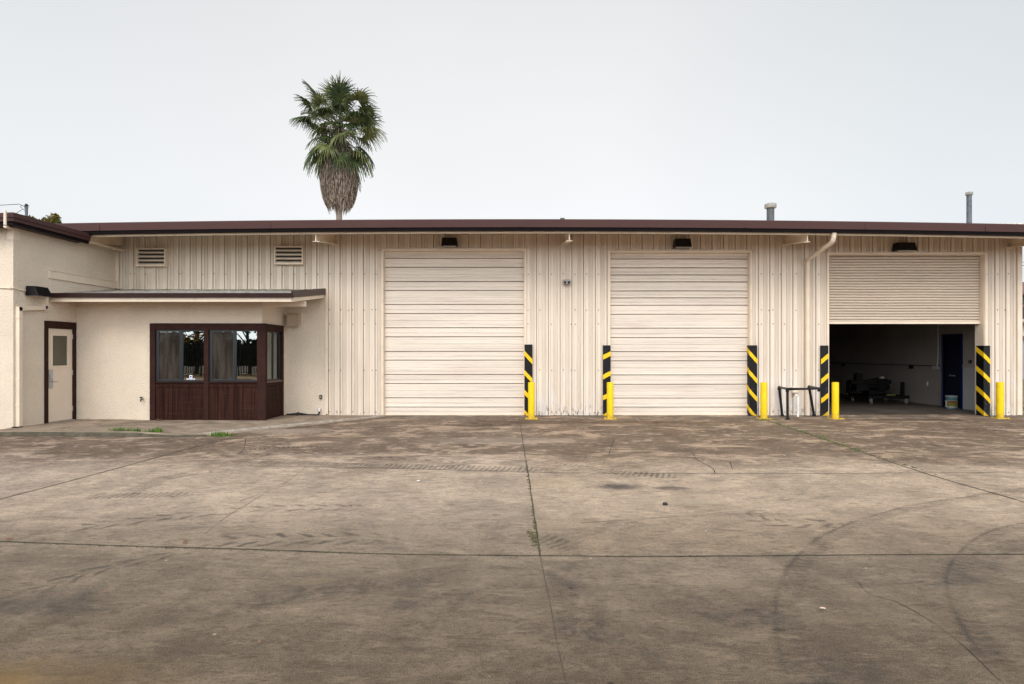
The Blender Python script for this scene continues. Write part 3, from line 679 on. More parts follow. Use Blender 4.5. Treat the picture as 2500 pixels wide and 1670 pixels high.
# louvred vents
for (pa, pb, pt, pbm) in ((332, 397+6, 606, 650), (669, 739, 601, 645.5)):
    x0, x1, z1, z0 = X(pa, D-0.16), X(pb, D-0.16), Z(pt, D-0.16), Z(pbm, D-0.16)
    v = MB(); y0 = D-0.16; tt = 0.028
    v.box((x0, y0, z1-tt), (x1, D-.001, z1)); v.box((x0, y0, z0), (x1, D-.001, z0+tt)); v.box((x0, y0, z0+tt), (x0+tt, D-.001, z1-tt)); v.box((x1-tt, y0, z0+tt), (x1, D-.001, z1-tt))
    vo = v.build('louvre_vent', M['trim'], wh, bevel=0.004)
    bk = MB(); bk.box((x0+tt, y0+0.075, z0+tt), (x1-tt, y0+0.085, z1-tt)); bk.build('dark_backing', M['room'], vo)
    hh = (z1-z0-2*tt)/4; sv = MB()
    for k in range(4):
        zz = z0+tt+hh*k
        sv.hexa([(x0+tt, y0+.01, zz), (x1-tt, y0+.01, zz), (x1-tt, y0+.06, zz+hh*.42), (x0+tt, y0+.06, zz+hh*.42),
                 (x0+tt, y0+.01, zz+.018), (x1-tt, y0+.01, zz+.018), (x1-tt, y0+.06, zz+hh*.42+.012), (x0+tt, y0+.06, zz+hh*.42+.012)])
    sv.build('slats', M['trim'], vo)
# doors
def door_frame(dd, right=0.0):
    x0, x1, zt = dd; f = MB()
    f.box((x0-0.06, D-0.045, 0.01), (x0-0.012, D+0.010, zt+0.05)); f.box((x1+0.012, D-0.045, 0.01), (x1+0.06, D+0.010, zt+0.05))
    f.box((x0-0.012, D-0.045, zt+0.0), (x1+0.012, D+0.010, zt+0.05))
    f.box((x0-0.12, D-0.075, zt+0.052), (x1+0.12, D-0.02, zt+0.066))
    f.box((x0-0.012, D-0.02, 0.01), (x0+0.004, D+0.30, zt)); f.box((x1-0.004, D-0.02, 0.01), (x1+0.012, D+0.30, zt))
    f.box((x0+0.004, D-0.02, zt-0.012), (x1-0.004, D+0.30, zt-0.0005))
    return f.build('door_frame', M['trim'], wh, bevel=0.003)
def sectional(dd, lines_px, ydoor, wob):
    x0, x1, zt = dd
    yd = D+0.10; pts = []     # (z, depth)
    zs = sorted([Z(p, yd) for p in lines_px])
    zb = 0.012
    pts.append((zb, 0))
    edges = zs
    seq = [zb]+edges+[zt-.012]
    for a, b in zip(seq, seq[1:]):
        H = b-a
        # minor ribs between two major grooves
        fr = ((0.30, .004), (0.44, .008), (0.72, .004)) if H < 0.30 else ((0.18, .008), (0.30, .005), (0.50, .009), (0.66, .005), (0.80, .007))
        for q, dp in fr:
            z = a+H*q
            if H > 0.12: pts += [(z-.009, -.003), (z-.004, dp*1.3), (z+.003, dp*1.5), (z+.007, 0)]
        if b is not seq[-1]: pts += [(b-.020, -.003), (b-.010, .030), (b+.005, .034), (b+.010, -.004)]
    pts.append((zt-.012, 0)); pts.sort(key=lambda p: p[0])
    mb = MB(); nx = 28; vs = []
    for z, dp in pts:
        for i in range(nx+1):
            x = x0+.004+(x1-x0-.008)*i/nx
            s = wob*(math.sin(x*1.7+z*1.1)+0.6*math.sin(x*3.1-z*2.3+1))
            vs.append((x, yd+dp+s, z+0.5*wob*math.sin(x*1.1+z)))
    for j in range(len(pts)-1):
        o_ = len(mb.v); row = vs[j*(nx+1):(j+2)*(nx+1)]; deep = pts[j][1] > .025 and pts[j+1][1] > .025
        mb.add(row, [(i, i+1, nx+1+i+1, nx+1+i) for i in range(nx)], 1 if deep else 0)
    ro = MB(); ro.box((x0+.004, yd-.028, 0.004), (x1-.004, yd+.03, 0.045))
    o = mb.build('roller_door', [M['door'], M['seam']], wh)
    ro.build('bottom_rail', M['trim'], o, bevel=0.004)
    bk = MB(); bk.box((x0+.004, yd+.045, 0.01), (x1-.004, yd+.06, zt-.012)); bk.build('door_backing', M['int_dark'], o)
    h = MB(); h.box((x0+.004, yd-.03, zt-.06), (x1-.004, yd-.002, zt-.012)); h.build('door_header', M['trim'], o)
    return o
L1 = [630.2, 652.3, 687, 708.8, 742.9, 765, 799.9, 822, 857.5, 879, 914, 936, 971, 993.7]
door_frame(d1); o1 = sectional(d1, L1, 0, 0.0015)
L2 = [632, 653.5, 671, 688, 710, 727, 745, 767, 801, 824, 858, 880.6, 915, 938, 971.6, 993.7]
door_frame(d2); o2 = sectional(d2, L2, 0, 0.003)
o1['label'] = 'closed roller door left of the camera wall'; o2['label'] = 'closed roller door between the striped guards'
door_frame(d3)
# half-open rolling shutter
x0, x1, zt = d3; yd = D+0.12; zb = Z(791, yd); mb = MB(); pts = []; pitch = 0.0716; z = zb+0.05
while z < zt-0.01:
    for q, dp in ((0, 0.026), (0.08, 0.004), (0.30, -0.006), (0.50, -0.010), (0.68, -0.008), (0.78, 0.006), (0.84, 0.026)): pts.append((z+pitch*q, dp))
    z += pitch
vs = []; nx = 24
for z, dp in pts:
    for i in range(nx+1):
        x = x0+.01+(x1-x0-.02)*i/nx; vs.append((x, yd+dp+.003*math.sin(x*2.2+z*2), z+.002*math.sin(x*2.9+z*3)))
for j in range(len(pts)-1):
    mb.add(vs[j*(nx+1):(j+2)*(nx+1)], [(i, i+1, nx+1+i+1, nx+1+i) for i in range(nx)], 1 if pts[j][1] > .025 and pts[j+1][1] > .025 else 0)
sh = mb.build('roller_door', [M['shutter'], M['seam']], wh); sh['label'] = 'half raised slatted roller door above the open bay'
mb = MB(); mb.box((x0+.01, yd-.018, zb), (x1-.01, yd+.035, zb+.058)); mb.build('bottom_rail', M['trim'], sh, bevel=.006)
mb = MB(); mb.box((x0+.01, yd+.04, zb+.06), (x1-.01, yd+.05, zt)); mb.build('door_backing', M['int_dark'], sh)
# roof
def crown(x):     # eave lowered towards both ends to follow the lens curvature
    u = (x+0.1)/12.2; return -0.125*min(u*u, 1.4)
DF = 14.5; RX0, RX1 = -13.3, 14.6
zF_top = Z(535, DF); zF_bot = Z(554.6, DF); zG_bot = Z(561.5, DF); 
NX = 26; xsr = [RX0+(RX1-RX0)*i/NX for i in range(NX+1)]
def sweep(prof, mat, name, parent, x0=RX0, x1=RX1):
    mb = MB(); vs = []; n = len(prof)
    xs_ = [x0+(x1-x0)*i/NX for i in range(NX+1)]
    for x in xs_:
        for y, z in prof: vs.append((x, y, z+crown(x)))
    fs = [(i*n+k, i*n+(k+1) % n, (i+1)*n+(k+1) % n, (i+1)*n+k) for i in range(NX) for k in range(n)]
    fs += [tuple(range(n)), tuple(range(NX*n+n-1, NX*n-1, -1))]
    mb.add(vs, fs); o = mb.build(name, mat, parent, smooth=False)
    bm = bmesh.new(); bm.from_mesh(o.data); bmesh.ops.recalc_face_normals(bm, faces=bm.faces); bm.to_mesh(o.data); bm.free(); return o
sweep([(DF, zF_top), (DF-0.012, zF_top-0.02), (DF, zF_bot), (DF+0.05, zF_bot), (DF+0.05, zF_top)], M['fascia'], 'fascia', wh)
sweep([(DF+0.02, zF_bot-.002), (DF+0.035, zG_bot), (DF+0.15, zG_bot), (DF+0.15, zF_bot-.002)], M['gutter_dark'], 'gutter', wh)
zP = Z(569.5, DF+.17)
sweep([(DF+0.17, zG_bot+.06), (DF+0.17, zP), (DF+0.21, zP), (DF+0.21, zG_bot+.06)], M['steel_beige'], 'eave_purlin', wh)
# roof deck (underside is the beige soffit)
mb = MB(); zd0 = zG_bot+0.09; sl_ = 0.085
vs = []
for x in xsr:
    for y, dz in ((DF+.05, 0.0), (DF+.05, 0.06), (34.3, .06), (34.3, 0.0)): vs.append((x, y, zd0+dz+(y-DF)*sl_+crown(x)*(1 if y < 20 else 0.3)))
mb.add(vs, [(i*4+k, i*4+(k+1) % 4, (i+1)*4+(k+1) % 4, (i+1)*4+k) for i in range(NX) for k in range(4)]+[(3, 2, 1, 0), (NX*4, NX*4+1, NX*4+2, NX*4+3)])
mb.build('roof', M['steel_beige'], wh)
mb = MB(); mb.prism([(RX0+.02, 33.9, 4.9), (RX0+.02, 33.9, zd0+.05+19.4*sl_), (RX0+.02, D+.2, zd0+.05+1.7*sl_), (RX0+.02, D+.2, 4.6)], (.1, 0, 0)); mb.prism([(XR-.02, 33.9, 4.9), (XR-.02, 33.9, zd0+.02+19.4*sl_), (XR-.02, D+.2, zd0+.02+1.7*sl_), (XR-.02, D+.2, 4.6)], (-.1, 0, 0))
mb.box((RX0, 33.85, 4.9), (XR, 33.95, zd0+19.4*sl_)); mb.build('gable_wall', M['int_dark'], wh)
# fascia seams
mb = MB()
for p in (240, 657, 960, 1270, 1583, 1820, 2113, 2406):
    x = X(p, DF); mb = MB(); mb.box((x-.005, DF-.0165, zF_bot+.005+crown(x)), (x+.035, DF-.0135, zF_top-.015+crown(x))); mb.build('fascia_seam', M['fascia'], wh)
# cantilever beams under the eave (I-section, tapering)
def ibeam(pxf, pxw, name='eave_beam'):
    yf, yw = DF+0.215, D-0.002
    xf, xw = X(pxf, yf), X(pxw, yw); cz = crown(xf)
    bf, bw = 4.30+cz*.7, 4.475+cz*.7; tf, tw = 4.60+cz, 4.72+cz; hw = 0.075; mb = MB()
    def slab_(z0f, z1f, z0w, z1w, h0): mb.hexa([(xf-h0, yf, z0f), (xf+h0, yf, z0f), (xw+h0, yw, z0w), (xw-h0, yw, z0w), (xf-h0, yf, z1f), (xf+h0, yf, z1f), (xw+h0, yw, z1w), (xw-h0, yw, z1w)])
    slab_(bf, bf+.014, bw, bw+.014, hw); slab_(bf+.0142, tf-.002, bw+.0142, tw-.002, 0.006); slab_(tf, tf+.012, tw, tw+.012, hw)
    mb.box((xf-.012, yf-.012, bf), (xf+.012, yf-.001, tf))
    mb.build(name, M['trim'], wh)
    c = MB(); c.box((xw-.11, yw-.03, bw-.06), (xw+.11, yw-.004, tw)); c.build('beam_collar', M['trim'], wh, bevel=.01)
ibeam(771, 818); ibeam(1390, 1379); ibeam(1971, 1916); ibeam(2545, 2463)
# left end beam beside the wing
mb = MB(); mb.hexa([(X(214, 14.75), 14.72, Z(594, 14.75)), (X(219, 14.75), 14.72, Z(594, 14.75)), (X(301, 16), 16.0, 4.42), (X(296, 16), 16.0, 4.42),
                    (X(214, 14.75), 14.72, 4.56), (X(219, 14.75), 14.72, 4.56), (X(301, 16), 16.0, 4.66), (X(296, 16), 16.0, 4.66)])
mb.box((X(214, 14.75)-.02, 14.70, 4.26), (X(219, 14.75)+.12, 15.9, 4.275)); mb.build('eave_beam', M['steel_beige'], wh)
# roof cables
mb = MB()
for k in range(2):
    c = []
    for i in range(13):
        a = math.pi*i/12; c.append((X(231+k*3, 15.5)-0.13*math.cos(a)*(1+.2*k), 15.5+.1*k, 4.66+0.23*math.sin(a)*(1-.1*k)))
    mb.tube(c, 0.008, 6)
mb.build('roof_cable', M['hose'], wh)
# flue pipes
def flue(px, pyt, d, rp, rc, hc, mat, name):
    x, z1 = X(px, d), Z(pyt, d); mb = MB(); mb.lathe((x, d, 5.0), [(rp, 0), (rp, z1-hc-5.0+.02)], 20); o = mb.build(name, mat, wh, smooth=True)
    mb = MB()
    mb.lathe((x, d, z1-hc), [(rc*.96, 0), (rc, .01), (rc, hc*.3), (rc*.95, hc*.36), (rc, hc*.42), (rc, hc*.85), (rc*.7, hc)], 20); mb.build('flue_cap', M['cap_grey'], o, smooth=True)
flue(1881, 497, 20.0, 0.118, 0.186, 0.15, M['rusty'], 'flue_pipe'); flue(2366, 469, 22.0, 0.083, 0.117, 0.11, M['galv'], 'flue_pipe')
# downspout, round with elbow
xd = X(1971.5, D-.08); yt = DF+.10; zt_ = zG_bot+crown(xd)+.01; mb = MB()
pts = [(xd, yt, zt_)]
for i in range(6): a = R(90*i/5*.55); pts.append((xd, yt+.02+.20*(1-math.cos(a)), zt_-.06-.20*math.sin(a)))
zt2 = Z(640, D-.08)
pts += [(xd, D-.14, zt2+.06), (xd, D-.095, zt2), (xd, D-.085, zt2-.07), (xd, D-.085, 0.02)]
mb.tube(pts, 0.058, 14); dp = mb.build('downspout', M['trim'], wh, smooth=True)
mb = MB()
for zc in (Z(675, D), Z(790, D), Z(993, D)): mb = MB(); mb.tube([(xd, D-.085, zc-.02), (xd, D-.085, zc+.02)], 0.064, 14); mb.build('strap', M['trim'], dp, smooth=True)
# electrical box behind the pipe rail
mb = MB(); mb.box((X(1930, D), D-.14, Z(958, D)), (X(1944, D), D-.031, Z(944, D))); mb.build('wall_box', M['trim'], wh, bevel=.008)

# interior of the open bay
ifl = MB(); ifl.quad((-12, D+.3, .004), (XR-.1, D+.3, .004), (XR-.1, 33.7, .004), (-12, 33.7, .004))
fo = ifl.build('floor', plain('oily_workshop_floor', (0.085, 0.068, 0.055), 0.55, 0.35, 1.3, bump=0.1, dirt=(0.03, 0.025, 0.02), dirt_amt=0.7)); tag(fo, kind='structure')
XI = XR-.10
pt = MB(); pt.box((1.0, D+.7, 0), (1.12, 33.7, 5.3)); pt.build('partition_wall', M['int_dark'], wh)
dy0, dy1 = XI*F/(2351-VX), XI*F/(2301-VX)
mb = MB(); mb.box((XI-.03, dy0, 0), (XI-.002, dy0+.06, 2.2)); mb.box((XI-.03, dy1-.06, 0), (XI-.002, dy1, 2.2)); mb.box((XI-.03, dy0+.06, 2.14), (XI-.002, dy1-.06, 2.2))
idr = mb.build('inner_door', M['blue_door'], wh)
mb = MB(); mb.box((XI-.012, dy0+.06, .02), (XI-.001, dy1-.06, 2.14)); mb.build('door_leaf', plain('black_blue_doorway', (0.004, 0.005, 0.02), .6), idr)
mb = MB(); mb.hexa([(XI-.02, dy1-.06, .02), (XI-.02, dy1-.10, .02), (XI-.24, dy1-.36, .02), (XI-.26, dy1-.33, .02), (XI-.02, dy1-.06, 2.13), (XI-.02, dy1-.10, 2.13), (XI-.24, dy1-.36, 2.13), (XI-.26, dy1-.33, 2.13)])
mb.build('door_leaf', M['blue_door'], idr)
mb = MB(); hz = Z(917, 18.4); mb.box((XI-.10, dy0+.30, hz-.02), (XI-.013, dy0+.44, hz+.02)); mb.box((XI-.03, dy0+.50, hz-.03), (XI-.013, dy0+.55, hz+.03)); mb.build('door_handle', M['chrome'], idr)
mb = MB(); mb.box((XI-.02, D+.16, 0.0), (XI-.002, dy0-.02, 1.22)); mb.build('wall_panel', M['int_panel'], wh)
mb = MB(); mb.box((XI-.035, D+.16, 1.22), (XI-.002, dy0-.02, 1.30)); mb.build('chair_rail', M['int_wall'], wh)
mb = MB(); mb.tube([(XI-.03, dy1+.05, 1.235), (XI-.03, 33, 1.235)], .012, 6)
for yy_ in (20.3, 24.6): mb.box((XI-.08, yy_, 1.12), (XI-.002, yy_+.12, 1.22))
mb.build('wall_cable', M['hose'], wh)

def on_wall(name, label, cat, mb, mat, loc, bevel=.004, **k):
    o = mb.build(name, mat, None, bevel=bevel); tag(o, label, cat, **k); return o
yb = XI*F/(2289.5-VX)
jb = thing('junction_box', 'grey electrical box with a thin conduit rising from it inside the open bay', 'electrical box', (XI-.06, yb, 1.1))
mb = MB(); zc = Z(897, yb); mb.box((XI-.12, yb-.09, zc-.07), (XI-.002, yb+.01, zc+.05)); mb.box((XI-.10, yb+.02, zc-.065), (XI-.002, yb+.13, zc+.045)); mb.build('box', plain('grey_box_metal', (.42, .42, .43), .5), jb, bevel=.005)
mb = MB(); mb.tube([(XI-.04, yb-.03, zc+.05), (XI-.03, yb-.06, zc+.3), (XI-.03, yb-.06, 4.6)], .014, 8); mb.build('conduit', M['white_plastic'], jb, smooth=True)
ys_ = XI*F/(2264-VX); zc = Z(937, ys_); mb = MB(); mb.box((XI-.02, ys_-.04, zc-.06), (XI-.001, ys_+.04, zc+.06)); so_ = thing('power_outlet', 'small white outlet low on the dark interior wall', 'outlet', (XI, ys_, zc)); mb.build('cover_plate', M['white_plastic'], so_)
for q in (.01, -.04): mb = MB(); mb.box((XI-.028, ys_-.015, zc+q), (XI-.0205, ys_+.015, zc+q+.03)); mb.build('socket', M['black'], so_)
ys_ = 17.72; zc = Z(883, ys_); th = thing('thermostat', 'small black square control on the pale wall beside the blue inner door', 'thermostat', (XI, ys_, zc)); mb = MB(); mb.box((XI-.03, ys_-.06, zc-.045), (XI-.001, ys_+.06, zc+.045)); mb.build('case', M['black'], th, bevel=.008)
mb = MB(); mb.box((XI-.036, ys_-.02, zc-.015), (XI-.0305, ys_+.02, zc+.02)); mb.build('dial', M['cap_grey'], th)

# ------------------------------------------------------------------ corner guards (striped)
def guard(pl, pr, ptop, pbot, d, tops, thick, drop, label, jamb=None):
    x0, x1 = X(pl, d), X(pr, d); z1, z0 = Z(ptop, d), 0.004; yf = D-0.075
    root = thing('corner_guard', label, 'corner guard', ((x0+x1)/2, D-.05, 0), 'striped guards on the doorway corners')
    mb = MB(); mb.box((x0, yf, z0), (x1, D-.012, z1))
    if jamb == 'L': mb.box((x0, D-.012, z0), (x0+.014, D+.2, z1))
    if jamb == 'R': mb.box((x1-.014, D-.012, z0), (x1, D+.2, z1))
    mb.build('guard_plate', M['black'], root, bevel=.006)
    sm = MB()
    def band(za, zb_, zc_, zd):   # left bottom, left top, right top, right bottom
        zz = [max(z0+.004, min(z1-.004, q)) for q in (za, zb_, zc_, zd)]
        if zz[1]-zz[0] < .01 and zz[2]-zz[3] < .01: return
        xm = x0+(x1-x0)*.5; N = 4; prev = None
        for i in range(N):
            a, b = i/N, (i+1)/N; j = (random.uniform(-.004, .004))
            la = za+(zd-za)*a; lb = zb_+(zc_-zb_)*a; ra = za+(zd-za)*b; rb = zb_+(zc_-zb_)*b
            q = [max(z0+.004, min(z1-.004, v)) for v in (la+j, lb+j, rb+j, ra+j)]
            if q[1]-q[0] < .004 and q[2]-q[3] < .004: continue
            xa, xb = x0+(x1-x0)*a, x0+(x1-x0)*b; 
            if i == 0: xa -= .002
            if i == N-1: xb += .002
            sm.hexa([(xa, yf-.005, q[0]), (xb, yf-.005, q[3]), (xb, yf-.0008, q[3]), (xa, yf-.0008, q[0]), (xa, yf-.005, q[1]), (xb, yf-.005, q[2]), (xb, yf-.0008, q[2]), (xa, yf-.0008, q[1])])
        side = jamb
        if side:
            s = -1 if side == 'L' else 1; xx = x0 if side == 'L' else x1
            e0, e1 = (za, zb_) if side == 'L' else (zd, zc_); up = .16
            q = [max(z0+.004, min(z1-.004, v)) for v in (e0, e1, e1+up, e0+up)]
            if q[1]-q[0] > .01: sm.hexa([(xx+s*.003, yf, q[0]), (xx+s*.0008, yf, q[0]), (xx+s*.0008, D+.19, q[3]), (xx+s*.003, D+.19, q[3]), (xx+s*.003, yf, q[1]), (xx+s*.0008, yf, q[1]), (xx+s*.0008, D+.19, q[2]), (xx+s*.003, D+.19, q[2])])
    for t in tops:
        zt0 = Z(t, d); zt1 = zt0-thick; zr0 = Z(t+drop, d); band(zt1, zt0, zr0, zr0-thick)
    sm.build('yellow_stripes', M['tape'], root)
    return root
dg = D-.08
guard(1280.5, 1299.8, 841, 1015, dg, [856, 903, 951, 1000], .13, 21, 'black guard with yellow stripes on the right edge of the first closed roller door', 'L')
guard(1472.5, 1491, 843, 1015, dg, [867, 915, 966, 1012], .12, -10, 'black guard with yellow stripes on the left edge of the middle roller door', 'R')
guard(1830, 1849, 843, 1017, dg, [855, 903, 948, 995], .13, 22, 'black guard with scuffed yellow stripes on the right edge of the middle roller door', 'L')
guard(2005, 2023, 843.5, 1013, dg, [877, 925, 973, 1018], .13, -15, 'black guard with yellow stripes at the left edge of the open bay', 'R')
guard(2402, 2418, 843.7, 1010, dg, [861, 908, 957, 1004], .13, 17, 'black guard with yellow stripes at the right edge of the open bay', 'L')

# ------------------------------------------------------------------ bollards
DB = 15.28
def bollard_proto():
    root = thing('bollard', 'x', 'bollard', (0, DB, 0), 'yellow bollards beside the roller doors'); c = (0, DB, 0)
    mb = MB(); mb.lathe(c, [(0.082, .012), (0.082, .895), (0.079, .903), (0.06, .908), (0.0, .910)], 28); mb.build('post', M['yellow'], root, smooth=True)
    mb = MB(); mb.box((-.15, DB-.15, .001), (.15, DB+.15, .014)); pl = mb.build('base_plate', M['yellow'], root, bevel=.003)
    for sx in (-1, 1):
        for sy in (-1, 1):
            mb = MB(); mb.lathe((sx*.115, DB+sy*.115, .014), [(.016, 0), (.016, .014), (.008, .015), (.008, .026)], 6); mb.build('bolt', M['yellow'], pl)
    return root
bp = bollard_proto()
def copy_tree(o, parent=None):
    c = o.copy(); COL.objects.link(c)
    if parent: c.parent = parent
    for ch in [q for q in bpy.data.objects if q.parent == o]: copy_tree(ch, c)
    return c
blab = ['yellow bollard in front of the guard on the right of the first roller door', 'yellow bollard at the left edge of the middle roller door',
        'yellow bollard standing between the middle roller door and the black pipe rail', 'yellow bollard at the left side of the dark open bay',
        'yellow bollard near the right corner of the warehouse, right of the open bay']
for i, (px, dy) in enumerate(((1297.4, 0), (1489.6, 0), (1864.8, -.02), (2039.4, .04), (2441.5, .1))):
    o = bp if i == 0 else copy_tree(bp)
    o.location = (X(px, DB+dy), DB+dy, 0); o['label'] = blab[i]
    if i: o.rotation_euler = (0, 0, random.uniform(-.12, .12))

# ------------------------------------------------------------------ black pipe guard rail
r = .033
root = thing('pipe_guard_rail', 'black bent pipe guard rail around the small standpipe, left of the open bay', 'guard rail', (7.0, 15.5, 0))
BL, FL, FR, BR = Vector((6.60, 15.93, .752)), Vector((6.49, 15.18, .745)), Vector((7.26, 15.16, .755)), Vector((7.36, 15.90, .77))
mb = MB(); mb.tube([BL+Vector((0, 0, -.03)), BL, FL, FR, FR+Vector((0, .0, -.05))], r, 12, taper=[r]*5)
mb.build('top_rail', M['rail'], root, smooth=True)
mb = MB(); mb.tube([FR, (FR+BR)/2, BR, BR+Vector((.005, 0, -.04))], r, 12); mb.build('side_rail', M['rail'], root, smooth=True)
feet = [(BL, Vector((6.68, 15.93, .01))), (FL, Vector((6.475, 15.13, .01))), (BR, Vector((7.50, 15.93, .01)))]
for a, b in feet:
    mb = MB(); mb.tube([a+Vector((0, 0, -.02)), b], r*.95, 12); lg = mb.build('leg', M['rail'], root, smooth=True)
    mb = MB(); mb.lathe((b.x, b.y, .002), [(.075, 0), (.075, .010), (.045, .014), (.042, .05)], 14); mb.build('foot_flange', M['rail'], lg, smooth=True)
for p in (BL, FL, FR, BR):
    mb = MB(); mb.tube([p+Vector((0, 0, -.07)), p+Vector((0, 0, .0))], .041, 12); mb.tube([p+Vector((0, 0, 0)), p+Vector((0, 0, .034))], .04, 12, taper=[.041, .02]); mb.build('elbow', M['rail'], root, smooth=True)

# standpipe
xs0 = X(1948, D-.22); ysd = D-.22
root = thing('standpipe', 'short white standpipe with a hooked tap inside the black pipe rail', 'pipe', (xs0, ysd, 0))
mb = MB(); mb.tube([(xs0, ysd, .0), (xs0, ysd, .52)], .028, 12); mb.tube([(xs0, ysd, .18), (xs0, ysd, .22)], .029, 12); mb.tube([(xs0, ysd, .30), (xs0, ysd, .33)], .029, 12)
mb.tube([(xs0-.002, ysd, .36), (xs0+.005, ysd, .44)], .038, 12); mb.tube([(xs0, ysd, .50), (xs0-.03, ysd, .545), (xs0-.09, ysd, .55)], .026, 12); mb.build('pipe', plain('white_flaking_paint', (.82, .80, .77), .6, .1, 20, dirt=(.12, .09, .07), dirt_amt=.7), root, smooth=True)
mb = MB(); mb.tube([(xs0-.09, ysd, .55), (xs0-.13, ysd, .545), (xs0-.15, ysd, .49)], .022, 10); mb.box((xs0-.13, ysd-.03, .575), (xs0-.09, ysd+.03, .59)); mb.build('tap', plain('tarnished_brass', (.20, .14, .09), .5), root, smooth=True)

# ------------------------------------------------------------------ wall lights over the doors
def wall_light(px0, px1, py0, py1, label):
    d = D-.28; x0, x1 = X(px0, d), X(px1, d); z1, z0 = Z(py0, d), Z(py1, d); xc = (x0+x1)/2; wb = (x1-x0)/2; wt = wb*.90
    root = thing('wall_light', label, 'wall light', (xc, D, z0), 'black box lights above the roller doors'); mb = MB()
    yb = D-.034; yf = D-.30
    mb.hexa([(xc-wb, yf, z0), (xc+wb, yf, z0), (xc+wb, yb, z0), (xc-wb, yb, z0), (xc-wt, yf+.05, z1), (xc+wt, yf+.05, z1), (xc+wt, yb, z1), (xc-wt, yb, z1)])
    mb.build('housing', M['lamp_black'], root, bevel=.008)
    mb = MB(); mb.box((xc-wb*.8, yf+.03, z0-.012), (xc+wb*.8, yb-.05, z0+.003)); mb.build('lens', M['lens'], root)
    mb = MB(); mb.box((xc-.10, yb, z0-.02), (xc+.10, D-.001, z1+.03)); mb.build('mounting_plate', M['trim'], root)
wall_light(1077, 1116, 579, 600, 'black box light above the first closed roller door')
wall_light(1648, 1689, 581.5, 602.5, 'black box light above the middle roller door')
wall_light(2191, 2239, 591, 611, 'black box light above the open bay')
# security floodlight / camera with two eyes
xc, zc = X(1384, D-.1), Z(689, D-.1)
root = thing('security_camera', 'small white security camera with two black lenses on the wall between the closed roller doors', 'camera', (xc, D, zc))
mb = MB(); mb.box((xc-.095, D-.15, zc-.06), (xc+.095, D-.05, zc+.07)); mb.build('housing', M['cap_grey'], root, bevel=.025)
mb = MB(); mb.tube([(xc, D-.06, zc), (xc, D-.002, zc)], .04, 14); mb.build('mount', M['cap_grey'], root, smooth=True)
for s in (-1, 1):
    mb = MB(); mb.tube([(xc+s*.045, D-.148, zc-.008), (xc+s*.048, D-.160, zc-.010)], .030, 16); mb.build('lens', M['black_gloss'], root, smooth=True)

# ------------------------------------------------------------------ office annex
of = thing('office_annex', 'low beige stucco office with dark brown windows and a mossy lean-to roof', 'building', (-8, DO, 0))
XO = X(640, DO)   # right corner of the front wall
wx0, wx1 = X(365, DO-.05), X(644, DO-.05); wz1 = Z(789.4, DO-.05)
mb = MB()
mb.box((XW+.001, DO, .04), (wx0+.1, DO+.15, 2.99)); mb.box((wx0+.1, DO, wz1-.08), (XO, DO+.15, 2.99))
SY1 = 15.80
mb.hexa([(XO-.15, DO+.15, wz1-.08), (XO, DO+.15, wz1-.08), (XO, D-.03, wz1-.08), (XO-.15, D-.03, wz1-.08), (XO-.15, DO+.15, 2.99), (XO, DO+.15, 2.99), (XO, D-.03, 3.17), (XO-.15, D-.03, 3.17)]); mb.box((XO-.15, SY1-.08, .03), (XO, D-.03, wz1-.08))
mb.build('wall', M['stucco'], of)
mb = MB(); mb.box((XO, D-.03, .015), (XA-.036, D+.005, 3.17)); mb.build('rear_wall', M['stucco'], of)
mb = MB(); mb.box((XA-.058, D-.045, .02), (XA-.038, D-.0305, 3.3)); mb.build('corner_strip', M['trim'], of)
# room behind the window
mb = MB(); mb.box((XW+.05, D-.06, .05), (XO-.16, D-.03, 3.1)); mb.box((wx0-.6, DO+.16, .05), (wx0-.5, D-.07, 3.1)); mb.box((XW+.05, DO+.16, 2.6), (XO-.16, D-.07, 2.65)); mb.build('room_lining', M['room'], of)
